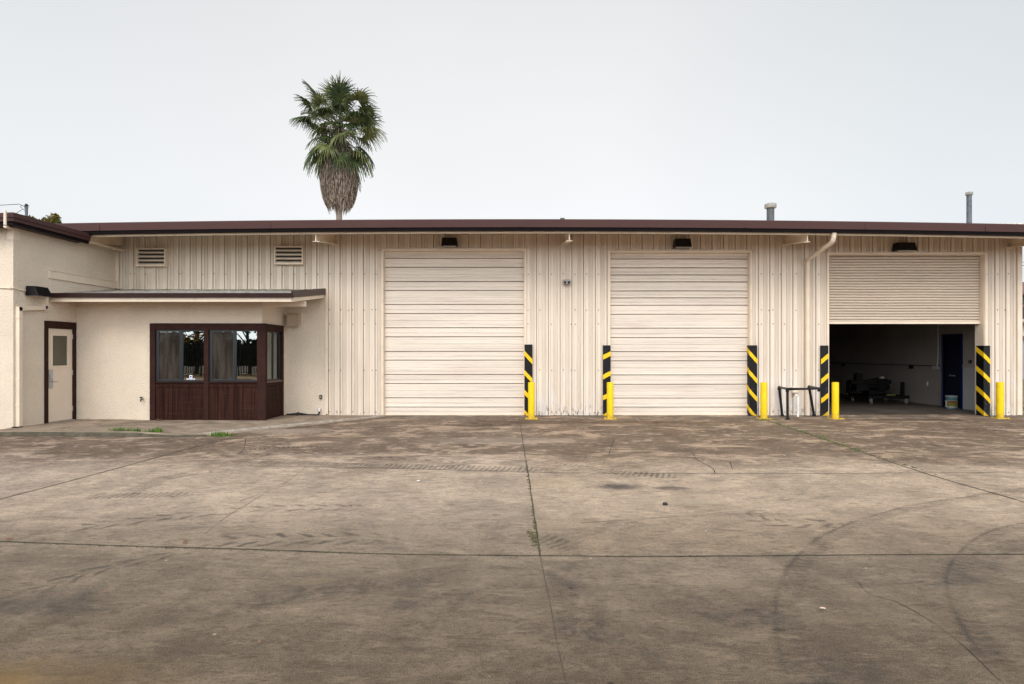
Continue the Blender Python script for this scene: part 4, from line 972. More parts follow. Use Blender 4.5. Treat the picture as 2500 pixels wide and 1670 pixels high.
# window surround
yo, yi = DO-.05, DO+.06
ps = [365, 378, 497, 509, 627, 644.5]; xs_ = [X(p, yo) for p in ps]
zt1, zt2 = wz1, Z(805, yo); zsill = Z(931.5, yo)
mb = MB()
mb.box((xs_[0], yo, .045), (xs_[1], yi, zt1)); mb.box((xs_[2], yo, .045), (xs_[3], yi, zt2)); mb.box((xs_[4], yo, .045), (xs_[5]+.03, yi, zt2-.0))
mb.box((xs_[1], yo, zt2), (xs_[5]+.03, yi, zt1)); 
wf = mb.build('window_surround', M['dark_brown'], of, bevel=.005)
def window(x0, x1, name_label):
    z0, z1 = zsill+.0, zt2; ya = DO-.012; fr = MB(); t_ = .035
    fr.box((x0, ya, z0), (x0+t_*1.5, ya+.05, z1)); fr.box((x1-t_*.35, ya, z0), (x1, ya+.05, z1)); fr.box((x0+t_*1.5, ya, z1-t_), (x1-t_*.35, ya+.05, z1)); fr.box((x0+t_*1.5, ya, z0), (x1-t_*.35, ya+.05, z0+t_))
    xm = x0+(x1-x0)*.53; fr.box((xm-.022, ya+.002, z0+t_), (xm+.022, ya+.048, z1-t_))
    wo = fr.build('window', M['aluminium_dark'], of); wo['label'] = name_label
    g_ = MB(); g_.box((x0+t_*1.5, ya+.028, z0+t_), (x1-t_*.35, ya+.032, z1-t_)); g_.build('pane', M['glass'], wo)
    s_ = MB(); s_.box((x0+t_*1.5+.02, ya+.010, z0+t_+.02), (xm-.03, ya+.012, z1-t_-.02)); s_.build('insect_screen', M['screen'], wo)
    e_ = MB(); a, b, c, d = x0+t_*1.5, xm-.022, z0+t_, z1-t_
    e_.box((a, ya-.002, c), (a+.018, ya+.02, d)); e_.box((b-.018, ya-.002, c), (b, ya+.02, d)); e_.box((a+.018, ya-.002, c), (b-.018, ya+.02, c+.018)); e_.box((a+.018, ya-.002, d-.012), (b-.018, ya+.02, d)); e_.build('screen_frame', M['aluminium_edge'], wo)
    return wo
window(xs_[1], xs_[2], 'left sliding window with a small white card'); window(xs_[3], xs_[4], 'right sliding window')
# sills and trim boards
for a, b in ((xs_[1], xs_[2]), (xs_[3], xs_[4])):
    mb = MB(); mb.box((a+.002, yo+.004, zsill-.045), (b-.002, yi, zsill-.001)); mb.box((a+.004, yo-.012, zsill-.022), (b-.004, yo+.004, zsill-.001)); mb.build('window_sill', M['dark_brown'], of, bevel=.004)
    mb = MB(); mb.box((a+.006, yo+.012, zsill-.135), (b-.006, yi, zsill-.065)); mb.build('trim_board', M['wood'], of, bevel=.003)
    mb = MB(); z0, z1 = .05, zsill-.066
    xx = a; k = 0
    while xx < b-.01:
        x2 = min(xx+.2, b); mb.box((xx+.003, yo+.024, z0), (x2-.003, yi-.02, zsill-.14)); xx = x2
    mb.box((a, yo+.034, z0), (b, yi, zsill-.05)); mb.build('plywood_panel', M['wood'], of)
# side of the box window
XS = XO+.05; ya, yb2 = DO-.04, SY1
mb = MB(); mb.box((XO-.10, ya+.102, zt2-.02), (XS, yb2, zt1)); mb.box((XO-.10, yb2-.11, .04), (XS, yb2, zt2-.02)); mb.box((XO-.005, ya+.10, .04), (XS, ya+.17, zt2-.02)); mb.build('window_surround', M['dark_brown'], of, bevel=.005)
mb = MB(); mb.box((XO-.03, ya+.17, .045), (XS-.02, yb2-.11, zsill-.14)); mb.box((XO-.03, ya+.17, zsill-.135), (XS-.01, yb2-.11, zsill-.06)); mb.build('plywood_panel', M['wood'], of)
mb = MB(); mb.box((XO-.04, ya+.17, zsill-.05), (XS+.006, yb2-.11, zsill-.005)); mb.build('window_sill', plain('weathered_brown_sill', (.11, .062, .045), .6, .2, 20), of, bevel=.004)
mb = MB(); zz0, zz1 = zsill, zt2-.02; mb.box((XO-.04, ya+.17, zz0), (XO+.012, ya+.21, zz1)); mb.box((XO-.04, yb2-.15, zz0), (XO+.012, yb2-.11, zz1)); mb.box((XO-.04, ya+.21, zz0), (XO+.012, yb2-.15, zz0+.03)); mb.box((XO-.04, ya+.21, zz1-.03), (XO+.012, yb2-.15, zz1))
ym = (ya+yb2)/2+.05; mb.box((XO-.035, ym-.02, zz0+.03), (XO+.010, ym+.02, zz1-.03)); sw_ = mb.build('window', M['aluminium_dark'], of)
mb = MB(); mb.box((XO-.014, ya+.21, zz0+.03), (XO-.010, ym-.02, zz1-.03)); mb.box((XO-.024, ym+.02, zz0+.03), (XO-.020, yb2-.15, zz1-.03)); mb.build('pane', M['glass'], sw_)
mb = MB(); mb.box((XO-.06, ym+.03, zz0+.02), (XO-.05, ym+.26, zz1-.03)); mb.build('blind', M['blind'], sw_)
# card in the window
cx = X(466, DO+.01); cz = zsill+.05
cd = thing('window_card', 'small white card with blue print standing behind the left office window', 'card', (cx, DO, cz))
mb = MB(); mb.box((cx-.10, DO+.006, cz-.012), (cx+.10, DO+.013, cz+.022)); mb.box((cx-.035, DO+.006, cz+.024), (cx+.035, DO+.013, cz+.10)); mb.build('card_face', M['white_plastic'], cd)
mb = MB(); mb.box((cx-.085, DO+.002, cz+.0), (cx+.085, DO+.0055, cz+.010)); mb.box((cx-.018, DO+.002, cz+.045), (cx+.018, DO+.0055, cz+.08)); mb.build('print', M['blue_print'], cd)
# personnel door in the wing's side wall
def px_y(px, xw): return xw*F/(px-VX)
# lean-to roof
yA = 13.7; xr = X(712, yA)
zfr = 2.94; zbk = 3.285
mb = MB(); mb.hexa([(XW+.002, yA+.03, zfr-.03), (xr-.02, yA+.03, zfr-.03), (xr-.02, D-.036, zbk-.03), (XW+.002, D-.036, zbk-.03), (XW+.002, yA+.03, zfr+.01), (xr-.02, yA+.03, zfr+.01), (xr-.02, D-.036, zbk), (XW+.002, D-.036, zbk)])
mb.build('roof', M['roofing'], of)
mb = MB(); mb.hexa([(XW+.002, yA+.10, 2.80), (xr-.04, yA+.10, 2.80), (xr-.04, D-.04, 3.14), (XW+.002, D-.04, 3.14), (XW+.002, yA+.10, 2.905), (xr-.04, yA+.10, 2.905), (xr-.04, D-.04, 3.25), (XW+.002, D-.04, 3.25)])
mb.build('soffit', M['stucco'], of)
mb = MB(); mb.prism([(XW+.003, yA-.01, 2.955), (XW+.003, yA+.0, 2.865), (XW+.003, yA+.09, 2.865), (XW+.003, yA+.09, 2.90), (XW+.003, yA+.012, 2.90), (XW+.003, yA+.012, 2.955)], (xr-XW+.01, 0, 0)); mb.box((XW+.003, yA-.016, 2.945), (xr+.01, yA+.012, 2.963)); mb.build('gutter', M['gutter'], of)
mb = MB(); mb.box((XW+.003, yA+.065, 2.775), (xr-.03, yA+.099, 2.864)); mb.hexa([(xr-.039, yA+.1, 2.775), (xr-.01, yA+.1, 2.775), (xr-.01, D-.06, 3.06), (xr-.039, D-.06, 3.06), (xr-.039, yA+.1, 2.868), (xr-.01, yA+.1, 2.868), (xr-.01, D-.06, 3.14), (xr-.039, D-.06, 3.14)]); mb.build('eave_board', M['trim'], of)
mb = MB(); mb.hexa([(xr-.015, yA+.02, 2.872), (xr+.02, yA+.02, 2.872), (xr+.02, D-.055, 3.145), (xr-.015, D-.055, 3.145), (xr-.015, yA+.02, 3.02), (xr+.02, yA+.02, 3.02), (xr+.02, D-.055, 3.31), (xr-.015, D-.055, 3.31)]); mb.build('rake_board', M['gutter'], of)
mb = MB(); mb.box((XO+.005, DO+.0, 2.735), (X(748, DO+.1), DO+.10, 2.86)); mb.build('outrigger_beam', M['trim'], of, bevel=.004)
mb = MB(); mb.box((XW+.004, 13.75, 3.30), (XW+.03, D-.06, 3.47)); mb.box((XW+.004, 13.75, 3.47), (XW+.045, D-.06, 3.485)); mb.build('flashing', M['trim'], of)
# vent hood
d = D-.25; root = thing('vent_hood', 'beige metal vent hood high on the stucco wall right of the office window', 'vent hood', (X(715, d), D, Z(797, d)))
x0, x1 = X(701, d), X(728, d); z0, z1 = Z(797.5, d), Z(764, d); mb = MB(); prof = [(D-.03, z0+.09), (D-.03, z1), (D-.18, z1)]
for i in range(5): a = R(90*i/4); prof.append((D-.20-.07*math.sin(a), z1-.07+.07*math.cos(a)))
prof += [(D-.27, z0+.05), (D-.285, z0), (D-.25, z0)]
mb.prism([(x0, y, z) for y, z in prof], (x1-x0, 0, 0)); mb.build('hood', plain('tan_metal_hood', (.40, .31, .22), .45), root)
mb = MB(); mb.box((x0-.015, D-.045, z0+.03), (x1+.03, D-.031, z1+.02)); mb.build('backplate', M['trim'], root)
# outlet, pipe stub, hose, tap
root = thing('outdoor_outlet', 'small dark outlet cover low on the stucco wall beside the metal wall', 'outlet', (X(784.5, D), D, .5)); x = X(784.5, D); z = Z(969, D); mb = MB(); mb.box((x-.033, D-.07, z-.055), (x+.033, D-.031, z+.055)); mb.build('cover', plain('dark_grey_cover', (.05, .045, .035), .5), root, bevel=.006)
mb = MB(); mb.box((x-.014, D-.075, z-.02), (x+.014, D-.0705, z+.025)); mb.build('flap', M['cap_grey'], root)
x = X(780, D-.1); root = thing('pipe_elbow', 'white pipe stub with a black hose lying along the foot of the stucco wall', 'pipe', (x, D-.1, .02)); mb = MB(); mb.tube([(x+.01, D-.05, .19), (x, D-.10, .20), (x, D-.12, .16), (x, D-.12, .12)], .022, 10); mb.build('pipe', M['white_plastic'], root, smooth=True)
mb = MB(); mb.tube([(x, D-.12, .125), (x-.005, D-.12, .06), (x-.04, D-.13, .035), (x-.3, D-.12, .036), (x-.48, D-.10, .045), (x-.55, D-.1, .085), (x-.62, D-.12, .06), (x-.85, D-.08, .035)], .024, 10); mb.tube([(x-.3, D-.14, .04), (x-.5, D-.13, .07), (x-.6, D-.15, .04)], .026, 8); mb.build('hose', M['hose'], root, smooth=True)
x = X(349, DO); z = Z(974, DO); root = thing('hose_tap', 'small black tap on the stucco wall left of the office window', 'tap', (x, DO, z)); mb = MB(); mb.tube([(x, DO, z), (x, DO-.08, z-.005), (x+.02, DO-.11, z-.05)], .014, 10); mb.build('spout', M['hose'], root, smooth=True)
mb = MB(); mb.tube([(x-.035, DO-.06, z+.035), (x+.02, DO-.06, z+.045)], .014, 8); mb.tube([(x, DO-.06, z), (x, DO-.06, z+.04)], .008, 8); mb.build('handle', M['hose'], root, smooth=True)

# ------------------------------------------------------------------ wing on the left
wg = thing('wing_building', 'taller beige stucco wing at the left edge with dark brown eaves and a beige door', 'building', (-12, 12.8, 0))
ZW = 4.30; YC = 12.80
y0d, y1d = px_y(107.6, XW), px_y(184.5, XW)   # door opening incl. frame
zdt = Z(787, 14.4)
mb = MB()
mb.box((XW-.16, YC, 0), (XW, y0d+.05, ZW)); mb.box((XW-.16, y1d-.04, .03), (XW, DO+.14, ZW)); mb.box((XW-.16, y0d+.05, zdt-.06), (XW, y1d-.04, ZW)); mb.box((XW-.16, DO+.14, .03), (XW, D-.052, ZW+.2))
mb.box((-22, YC, 0), (XW-.16, YC+.15, ZW+.0)); mb.build('wall', M['stucco'], wg)
mb = MB(); mb.box((XW-.17, y0d-.1, .03), (XW-.165, y1d, 2.6)); mb.build('room_lining', M['room'], wg)
# door
mb = MB(); fx = XW+.02
mb.box((XW-.14, y0d, .055), (fx, y0d+.105, zdt)); mb.box((XW-.14, y1d-.09, .055), (fx, y1d, zdt)); mb.box((XW-.14, y0d+.105, zdt-.16), (fx, y1d-.09, zdt)); 
mb.build('door_frame', M['dark_brown'], wg, bevel=.004)
a, b = y0d+.108, y1d-.093; zl0, zl1 = .085, zdt-.165; xl0, xl1 = XW-.06, XW-.012
wy0, wy1 = a+(b-a)*.19, a+(b-a)*.80; wz0, wzz = zl0+(zl1-zl0)*.60, zl0+(zl1-zl0)*.925
mb = MB(); mb.box((xl0, a, zl0), (xl1, wy0, zl1)); mb.box((xl0, wy1, zl0), (xl1, b, zl1)); mb.box((xl0, wy0, zl0), (xl1, wy1, wz0)); mb.box((xl0, wy0, wzz), (xl1, wy1, zl1)); dr = mb.build('door', M['door_beige'], wg); dr['label'] = 'beige steel door with a dark glazed panel'
mb = MB(); e = .035
mb.box((xl1, wy0-e, wz0-e), (xl1+.012, wy0, wzz+e)); mb.box((xl1, wy1, wz0-e), (xl1+.012, wy1+e, wzz+e)); mb.box((xl1, wy0, wz0-e), (xl1+.012, wy1, wz0)); mb.box((xl1, wy0, wzz), (xl1+.012, wy1, wzz+e)); mb.build('window_frame', M['trim'], dr, bevel=.003)
mb = MB(); mb.box((xl0+.02, wy0, wz0), (xl1-.015, wy1, wzz)); mb.build('pane', M['frosted'], dr)
mb = MB(); kz = zl0+(zl1-zl0)*.36; mb.box((xl1, a+.03, kz), (xl1+.012, a+.15, kz+.42)); mb.box((xl1+.012, a+.055, kz+.2), (xl1+.03, a+.125, kz+.32)); mb.build('lock_plate', M['chrome'], dr, bevel=.003)
mb = MB(); mb.tube([(xl1+.012, a+.09, kz+.15), (xl1+.06, a+.09, kz+.15), (xl1+.06, a+.24, kz+.15)], .010, 8); mb.build('handle', M['chrome'], dr, smooth=True)
for q in (.92, .52, .12): mb = MB(); hz = zl0+(zl1-zl0)*q; mb.tube([(xl1+.008, b+.004, hz-.06), (xl1+.008, b+.004, hz+.06)], .010, 8); mb.build('hinge', M['chrome'], dr, smooth=True)
mb = MB(); mb.box((XW-.14, y0d+.1, .056), (fx+.03, y1d-.09, .078)); mb.build('threshold', M['cap_grey'], wg)
# eaves: right edge runs back, front edge slopes gently
XE = -10.27; YE = 12.42; ze0, ze1 = Z(548.7, 12.45), Z(520, 12.45)
def ev(zlo, zhi, xo, mat, name):
    mb = MB(); mb.box((XE-.06+xo-.0, YE-xo, zlo), (XE+xo, 14.62, zhi))
    x_l = -21.9; s = .10; mb.hexa([(x_l, YE-xo, zlo+s*(x_l-XE)*.6), (XE-.06+xo, YE-xo, zlo), (XE-.06+xo, YE+.06, zlo), (x_l, YE+.06, zlo+s*(x_l-XE)*.6), (x_l, YE-xo, zhi+s*(x_l-XE)*.6), (XE-.06+xo, YE-xo, zhi), (XE-.06+xo, YE+.06, zhi), (x_l, YE+.06, zhi+s*(x_l-XE)*.6)])
    mb.build(name, mat, wg)
H = ze1-ze0; ev(ze0+H*.60, ze1, .03, M['fascia'], 'fascia'); ev(ze0+H*.28, ze0+H*.598, .012, M['fascia'], 'fascia'); ev(ze0, ze0+H*.278, -.02, M['gutter_dark'], 'fascia')
mb = MB(); mb.add([(XE-.03, YE+.03, ze1-.02), (XE-.03, 14.6, ze1-.02), (-21.9, 14.6, ze1-.7), (-21.9, YE+.03, ze1-.7), (XE-.07, YE+.03, ze0+.03), (XE-.07, 14.6, ze0+.03), (-21.9, 14.6, ze0-.68), (-21.9, YE+.03, ze0-.68)], [(0, 1, 2, 3), (7, 6, 5, 4), (0, 3, 7, 4), (1, 0, 4, 5), (2, 1, 5, 6), (3, 2, 6, 7)]); mb.build('roof', M['fascia'], wg)
# corner plate and stub post
mb = MB(); mb.box((XW-.115, YC-.012, Z(585, YC)), (XW+.012, YC-.001, ze0+.05)); mb.box((XW+.001, YC-.001, Z(587, 12.9)), (XW+.012, YC+.16, ze0+.05)); mb.build('corner_plate', M['trim'], wg)
mb = MB(); mb.tube([(X(12.5, 12.3), 12.3, Z(549, 12.3)), (X(12.5, 12.3), 12.3, Z(514, 12.3))], .026, 10); mb.tube([(X(12, 12.3), 12.3, Z(553, 12.3)), (X(24, 12.7), 12.75, Z(557, 12.7))], .028, 8); mb.build('stub_pipe', M['trim'], wg, smooth=True)
# wing downspout
yd_, xx_ = YC+.09, XW+.045
mb = MB(); sq = .042
def sqtube(p, q):
    p, q = Vector(p), Vector(q); t = (q-p).normalized(); u = Vector((1, 0, 0)); w_ = t.cross(u).normalized(); s = sq
    c = [u*s+w_*s, u*s-w_*s, -u*s-w_*s, -u*s+w_*s]; mb.hexa([p+c[0], p+c[1], p+c[2], p+c[3], q+c[0], q+c[1], q+c[2], q+c[3]])
sqtube((xx_, yd_, .10), (xx_, yd_, 2.59)); sqtube((xx_, yd_-.042, 2.553), (xx_, 13.62, 2.63)); sqtube((xx_, 13.60, 2.60), (xx_, 13.60, 2.86)); dsp = mb.build('downspout', M['trim'], wg)
mb = MB()
for zc in (.52, 1.06, 2.36): mb = MB(); mb.box((xx_-.05, yd_-.05, zc), (xx_+.046, yd_+.05, zc+.03)); mb.build('strap', M['trim'], dsp)
mb = MB(); mb.box((XW-.01, YC-.03, 0.0), (XW+.09, YC+.13, .10)); mb.build('drain_boot', M['gutter_dark'], dsp)
# conduit to the lamp
zc = Z(703, 12.8); mb = MB(); mb.tube([(-20, YC-.02, zc+.0), (XW-.05, YC-.02, zc), (XW+.02, YC-.02, zc), (XW+.02, YC+.1, zc-.02), (XW+.02, 13.2, zc-.035)], .013, 8); mb.tube([(XW-.09, YC-.02, zc), (XW-.02, YC-.02, zc)], .026, 8); mb.build('conduit', M['trim'], wg, smooth=True)
# lamp on wing
root = thing('wall_light', 'black box light on the stucco wing, above the downspout left of the lean-to roof', 'wall light', (XW, 13.3, 2.8))
ya_, yb_ = 13.08, 13.50; zt_, zb_ = Z(699, 13.2), Z(722.5, 13.2); mb = MB()
mb.hexa([(XW+.02, ya_, zb_), (XW+.30, ya_, zb_), (XW+.30, yb_, zb_), (XW+.02, yb_, zb_), (XW+.02, ya_+.02, zt_), (XW+.20, ya_+.02, zt_), (XW+.20, yb_-.02, zt_), (XW+.02, yb_-.02, zt_)]); mb.build('housing', M['lamp_black'], root, bevel=.008)
mb = MB(); mb.box((XW+.05, ya_+.04, zb_-.012), (XW+.26, yb_-.04, zb_+.002)); mb.build('lens', M['lens'], root)
mb = MB(); mb.box((XW+.001, ya_+.1, zb_-.02), (XW+.02, yb_-.1, zt_+.01)); mb.build('mounting_plate', M['trim'], root)
# service mast with wires behind the wing
dm = 22; root = thing('service_mast', 'grey service mast with a black weather cap and wires, behind the wing roof', 'mast', (X(64.5, dm), dm, 3)); x = X(64.5, dm)
mb = MB(); mb.tube([(x, dm, 3.0), (x, dm, Z(507, dm))], .045, 12); mb.tube([(x, dm, Z(508, dm)), (x, dm, Z(505.5, dm))], .06, 12); mb.build('pole', M['galv'], root, smooth=True)
mb = MB(); zt = Z(507, dm); mb.lathe((x, dm, zt), [(.02, 0), (.02, .04), (.06, .05), (.055, .10), (.02, .14)], 12); mb.box((x-.02, dm-.01, zt+.06), (x+.11, dm+.01, zt+.07)); mb.build('weather_cap', M['hose'], root)
mb = MB(); mb.tube([(X(-120, dm), dm, Z(503, dm)), (X(0, dm), dm, Z(501, dm)), (X(47, dm), dm, Z(498.5, dm)), (x-.03, dm, Z(505, dm))], .010, 6)
mb.tube([(x-.04, dm, Z(505, dm)), (X(52, dm), dm, Z(501, dm)), (X(50, dm), dm, Z(505, dm)), (X(56, dm), dm, Z(510, dm)), (X(38, dm), dm, Z(522, dm))], .009, 6)
mb.tube([(x-.02, dm, Z(508, dm)), (X(57, dm), dm, Z(512, dm)), (x-.03, dm, Z(516, dm))], .009, 6); mb.build('wire', M['hose'], root)

# ------------------------------------------------------------------ things inside the bay
root = thing('paint_bucket', 'teal plastic bucket with a printed label in front of the blue inner door', 'bucket', (XI-.28, 18.1, 0)); c = (XI-.28, 18.1, .004)
mb = MB(); mb.lathe(c, [(.135, 0), (.150, .30), (.154, .305), (.154, .32), (.150, .325), (.152, .36)], 26); mb.build('body', M['bucket'], root, smooth=True)
mb = MB(); mb.lathe(c, [(.158, .345), (.162, .36), (.162, .375), (.156, .385), (.04, .386)], 26); mb.build('lid', plain('grey_lid', (.22, .25, .26), .4), root, smooth=True)
def arc_patch(c, r, a0, a1, z0, z1, n=12):
    m_ = MB(); vs = []
    for i in range(n+1): a = R(a0+(a1-a0)*i/n); vs += [(c[0]+r*math.cos(a), c[1]+r*math.sin(a), z0), (c[0]+(r+.006)*math.cos(a), c[1]+(r+.006)*math.sin(a), z1)]
    m_.add(vs, [(2*i, 2*i+2, 2*i+3, 2*i+1) for i in range(n)]); return m_
arc_patch(c, .149, 150, 320, .05, .245).build('label', M['label_w'], root); arc_patch(c, .151, 190, 310, .07, .24).build('label_print', M['label_y'], root); arc_patch(c, .153, 215, 270, .165, .225).build('label_print', M['label_r'], root)
# wheeled cart
cx, cy = 11.75, 20.2
root = thing('wheeled_cart', 'low dark wheeled cart loaded with machine parts in the shade of the open bay', 'cart', (cx, cy, 0))
mb = MB(); mb.box((11.05, 19.75, .17), (12.35, 19.83, .27)); mb.box((11.05, 20.9, .17), (12.35, 20.98, .27)); mb.box((11.05, 19.83, .17), (11.13, 20.9, .27)); mb.box((12.27, 19.83, .17), (12.35, 20.9, .27)); mb.box((11.5, 19.83, .19), (11.58, 20.9, .26)); mb.build('frame', M['cart'], root, bevel=.01)
for (x, y) in ((11.14, 19.8), (12.27, 19.8), (11.14, 20.9), (12.27, 20.9)):
    mb = MB(); mb.tube([(x-.02, y, .065), (x+.02, y, .065)], .063, 16); wl = mb.build('caster', plain('grey_caster_tread', (.22, .21, .2), .5), root, smooth=True)
    mb = MB(); mb.box((x-.035, y-.02, .06), (x-.025, y+.02, .169)); mb.box((x+.025, y-.02, .06), (x+.035, y+.02, .169)); mb.box((x-.04, y-.04, .155), (x+.04, y+.04, .169)); mb.build('fork', M['cap_grey'], wl)
for (x, y) in ((12.28, 20.0), (10.99, 20.9)):
    mb = MB(); mb.box((x-.045, y-.04, .27), (x+.045, y+.04, .70)); mb.build('upright', M['cart'], root)
mb = MB(); mb.box((10.75, 20.2, .62), (12.05, 20.45, .75)); mb.box((10.85, 20.1, .40), (11.25, 20.5, .62)); mb.box((10.9, 20.2, .75), (11.1, 20.4, .97)); mb.tube([(11.2, 20.3, .55), (12.0, 20.3, .52)], .10, 12); mb.box((11.6, 20.15, .35), (11.85, 20.45, .80)); mb.tube([(11.3, 20.25, .72), (11.6, 20.25, .79), (11.9, 20.2, .74)], .05, 10); mb.box((11.25, 20.1, .27), (11.6, 20.5, .42)); mb.build('machine_parts', M['cart'], root, bevel=.012)
mb = MB(); mb.box((11.62, 19.735, .275), (11.9, 19.749, .315)); mb.build('label', M['label_y'], root)
mb = MB(); mb.box((11.62, 20.10, .80), (11.75, 20.2, .87)); mb.build('fitting', M['cap_grey'], root)

# ------------------------------------------------------------------ palm
DP = 32.0; pc = Vector((X(828, DP), DP, 0)); ZH = 13.15
pr = thing('palm_tree', 'tall fan palm with a thick skirt of dead fronds behind the warehouse', 'palm tree', pc)
mb = MB(); rr = [.26, .20, .165, .15, .15, .14]; zz = [0, 1, 4, 8, 10, 13.0]; mb.tube([(pc.x+.0*z, pc.y, z) for z in zz], .15, 14, taper=rr)
for k in range(60): z = 7.6+k*.055; mb.lathe((pc.x, pc.y, z), [(.150, 0), (.158, .012), (.150, .03)], 10)
mb.build('trunk', M['bark'], pr)
def frond(az, el, plen, blen, droop, roll=0.0):
    st = MB(); hub = Vector((pc.x+.1*math.cos(az), pc.y+.1*math.sin(az), ZH+random.uniform(-.35, .25)+(.25 if el > R(30) else -.15 if el < 0 else 0)))
    dirv = Vector((math.cos(az)*math.cos(el), math.sin(az)*math.cos(el), math.sin(el)))
    pts = []
    for i in range(6): s = i/5*plen; pts.append(hub+dirv*s+Vector((0, 0, -droop*.22*(s/plen)**2)))
    st.tube(pts, .02, 5, mi=1, taper=[.032, .026, .02, .017, .015, .013])
    tip = pts[-1]; d = (pts[-1]-pts[-2]).normalized()
    side = d.cross(Vector((0, 0, 1))); side = side.normalized() if side.length > .05 else Vector((1, 0, 0)); nrm = side.cross(d).normalized()
    rm = Matrix.Rotation(roll, 3, d); side = rm @ side; nrm = rm @ nrm
    N = 38
    for k in range(N):
        a = R(-118+236*k/(N-1)+random.uniform(-2.5, 2.5)); L = blen*(0.72+.28*math.cos(a*.62))*random.uniform(.86, 1.05)
        u = d*math.cos(a)+side*math.sin(a)-nrm*0.10*abs(math.sin(a)); u.normalize(); wv = (side*math.cos(a)-d*math.sin(a)).normalized()
        hw = 0.040*blen; prev = None; fr_ = (0, .22, .45, .62, .78, .90, 1.0); wd = (.008, hw*.58, hw*.74, hw*.42, hw*.28, hw*.18, .002)
        dz = random.uniform(.65, 1.35); sw_ = random.uniform(-.06, .06)
        for q, w_ in zip(fr_, wd):
            s = L*q; dr_ = 0 if q < .42 else (q-.42)**1.6*droop*dz*1.15
            p = tip+u*s*(1-.22*max(0, q-.5)*droop)+Vector((0, 0, -dr_*blen))+wv*sw_*q*q
            cur = (p-wv*w_+nrm*.012*(1 if k % 2 else -1), p+wv*w_-nrm*.012*(1 if k % 2 else -1))
            if prev: st.quad(prev[0], prev[1], cur[1], cur[0])
            prev = cur
    st.build('frond', [rnd.choice((M['frond'], M['frond'], M['frond_pale'])), M['petiole']], pr)
rnd = random.Random(11)
spec = []
for i in range(9): spec.append((i*6.28/9+rnd.uniform(-.3, .3), R(rnd.choice((52, 60, 68, 78, 86))), rnd.choice((1.05, 1.3, 1.5)), 1.15, .24))
for i in range(9): spec.append((i*2*math.pi/9+rnd.uniform(-.2, .2), R(rnd.uniform(30, 50)), 1.6, 1.15, .5))
for i in range(11): spec.append((i*2*math.pi/11+rnd.uniform(-.2, .2), R(rnd.uniform(5, 24)), 1.45, 1.1, .75))
for i in range(10): spec.append((i*2*math.pi/10+.2+rnd.uniform(-.2, .2), R(rnd.uniform(-30, -8)), 1.25, 1.05, .9))
for i in range(9): spec.append((-math.pi/2+(i-4)*.62+rnd.uniform(-.2, .2), R(rnd.uniform(-5, 50)), rnd.uniform(.6, .95), .95, .8))
for i in range(8): spec.append((i*2*math.pi/8+.4+rnd.uniform(-.2, .2), R(rnd.uniform(-62, -44)), 1.2, 1.0, .9))
for s in spec: frond(s[0], s[1], s[2]*rnd.uniform(.88, 1.08), s[3]*rnd.uniform(.9, 1.08), s[4], rnd.uniform(-.5, .5))
# skirt of dead fronds
sk = MB()
def rad(z):
    P = [(8.95, .46), (9.3, .68), (10.0, .88), (10.8, .96), (11.5, .94), (12.1, .74), (12.7, .42)]
    for (a, ra), (b, rb) in zip(P, P[1:]):
        if a <= z <= b: return ra+(rb-ra)*(z-a)/(b-a)
    return .4
for i in range(5200):
    z = rnd.uniform(9.5, 12.7); az = rnd.uniform(0, 6.283); rr_ = rad(z)*rnd.uniform(.72, 1.06); L = rnd.uniform(.45, 1.15)
    z2 = max(9.0+rnd.choice((-.12, .05, .2, .3, .5))+.18*math.sin(az*3), z-L); r2 = min(rr_+.05, rad(max(9.0, z2))*rnd.uniform(.85, 1.08)); a2 = az+rnd.uniform(-.07, .07)
    w_ = rnd.uniform(.009, .024); t = Vector((-math.sin(az), math.cos(az), 0))
    tw = rnd.uniform(-1.2, 1.2); t = (Matrix.Rotation(tw, 3, 'Z') @ t)
    p = [Vector((pc.x+rr_*math.cos(az), pc.y+rr_*math.sin(az), z)), Vector((pc.x+(rr_+r2)/2*1.03*math.cos((az+a2)/2), pc.y+(rr_+r2)/2*1.03*math.sin((az+a2)/2), (z+z2)/2)), Vector((pc.x+r2*math.cos(a2), pc.y+r2*math.sin(a2), z2))]
    sk.quad(p[0]-t*w_*.6, p[0]+t*w_*.6, p[1]+t*w_, p[1]-t*w_); sk.quad(p[1]-t*w_, p[1]+t*w_, p[2]+t*.004, p[2]-t*.004)
sko = sk.build('dead_frond_skirt', M['dead'], pr)
co = MB(); co.lathe((pc.x, pc.y, 0), [(.3, 9.45), (.52, 9.7), (.68, 10.6), (.70, 11.6), (.4, 12.3), (.2, 12.7)], 16); co.build('thatch_core', M['thatch_core'], sko)
# dead petioles in the crown
dpz = MB()
for i in range(70):
    az = rnd.uniform(0, 6.283); z = rnd.uniform(12.2, 13.3); r0 = .16; L = rnd.uniform(.5, 1.2); ang = R(rnd.uniform(-75, 45)); c = Vector((math.cos(az), math.sin(az), 0))
    dpz.tube([Vector((pc.x, pc.y, z))+c*r0, Vector((pc.x, pc.y, z))+c*(r0+L*.5*math.cos(ang))+Vector((0, 0, L*.5*math.sin(ang))), Vector((pc.x, pc.y, z))+c*(r0+L*math.cos(ang)*.9)+Vector((0, 0, L*math.sin(ang)-.12))], .025, 4, taper=[.035, .025, .015])
dpz.build('leaf_bases', M['bark'], pr)

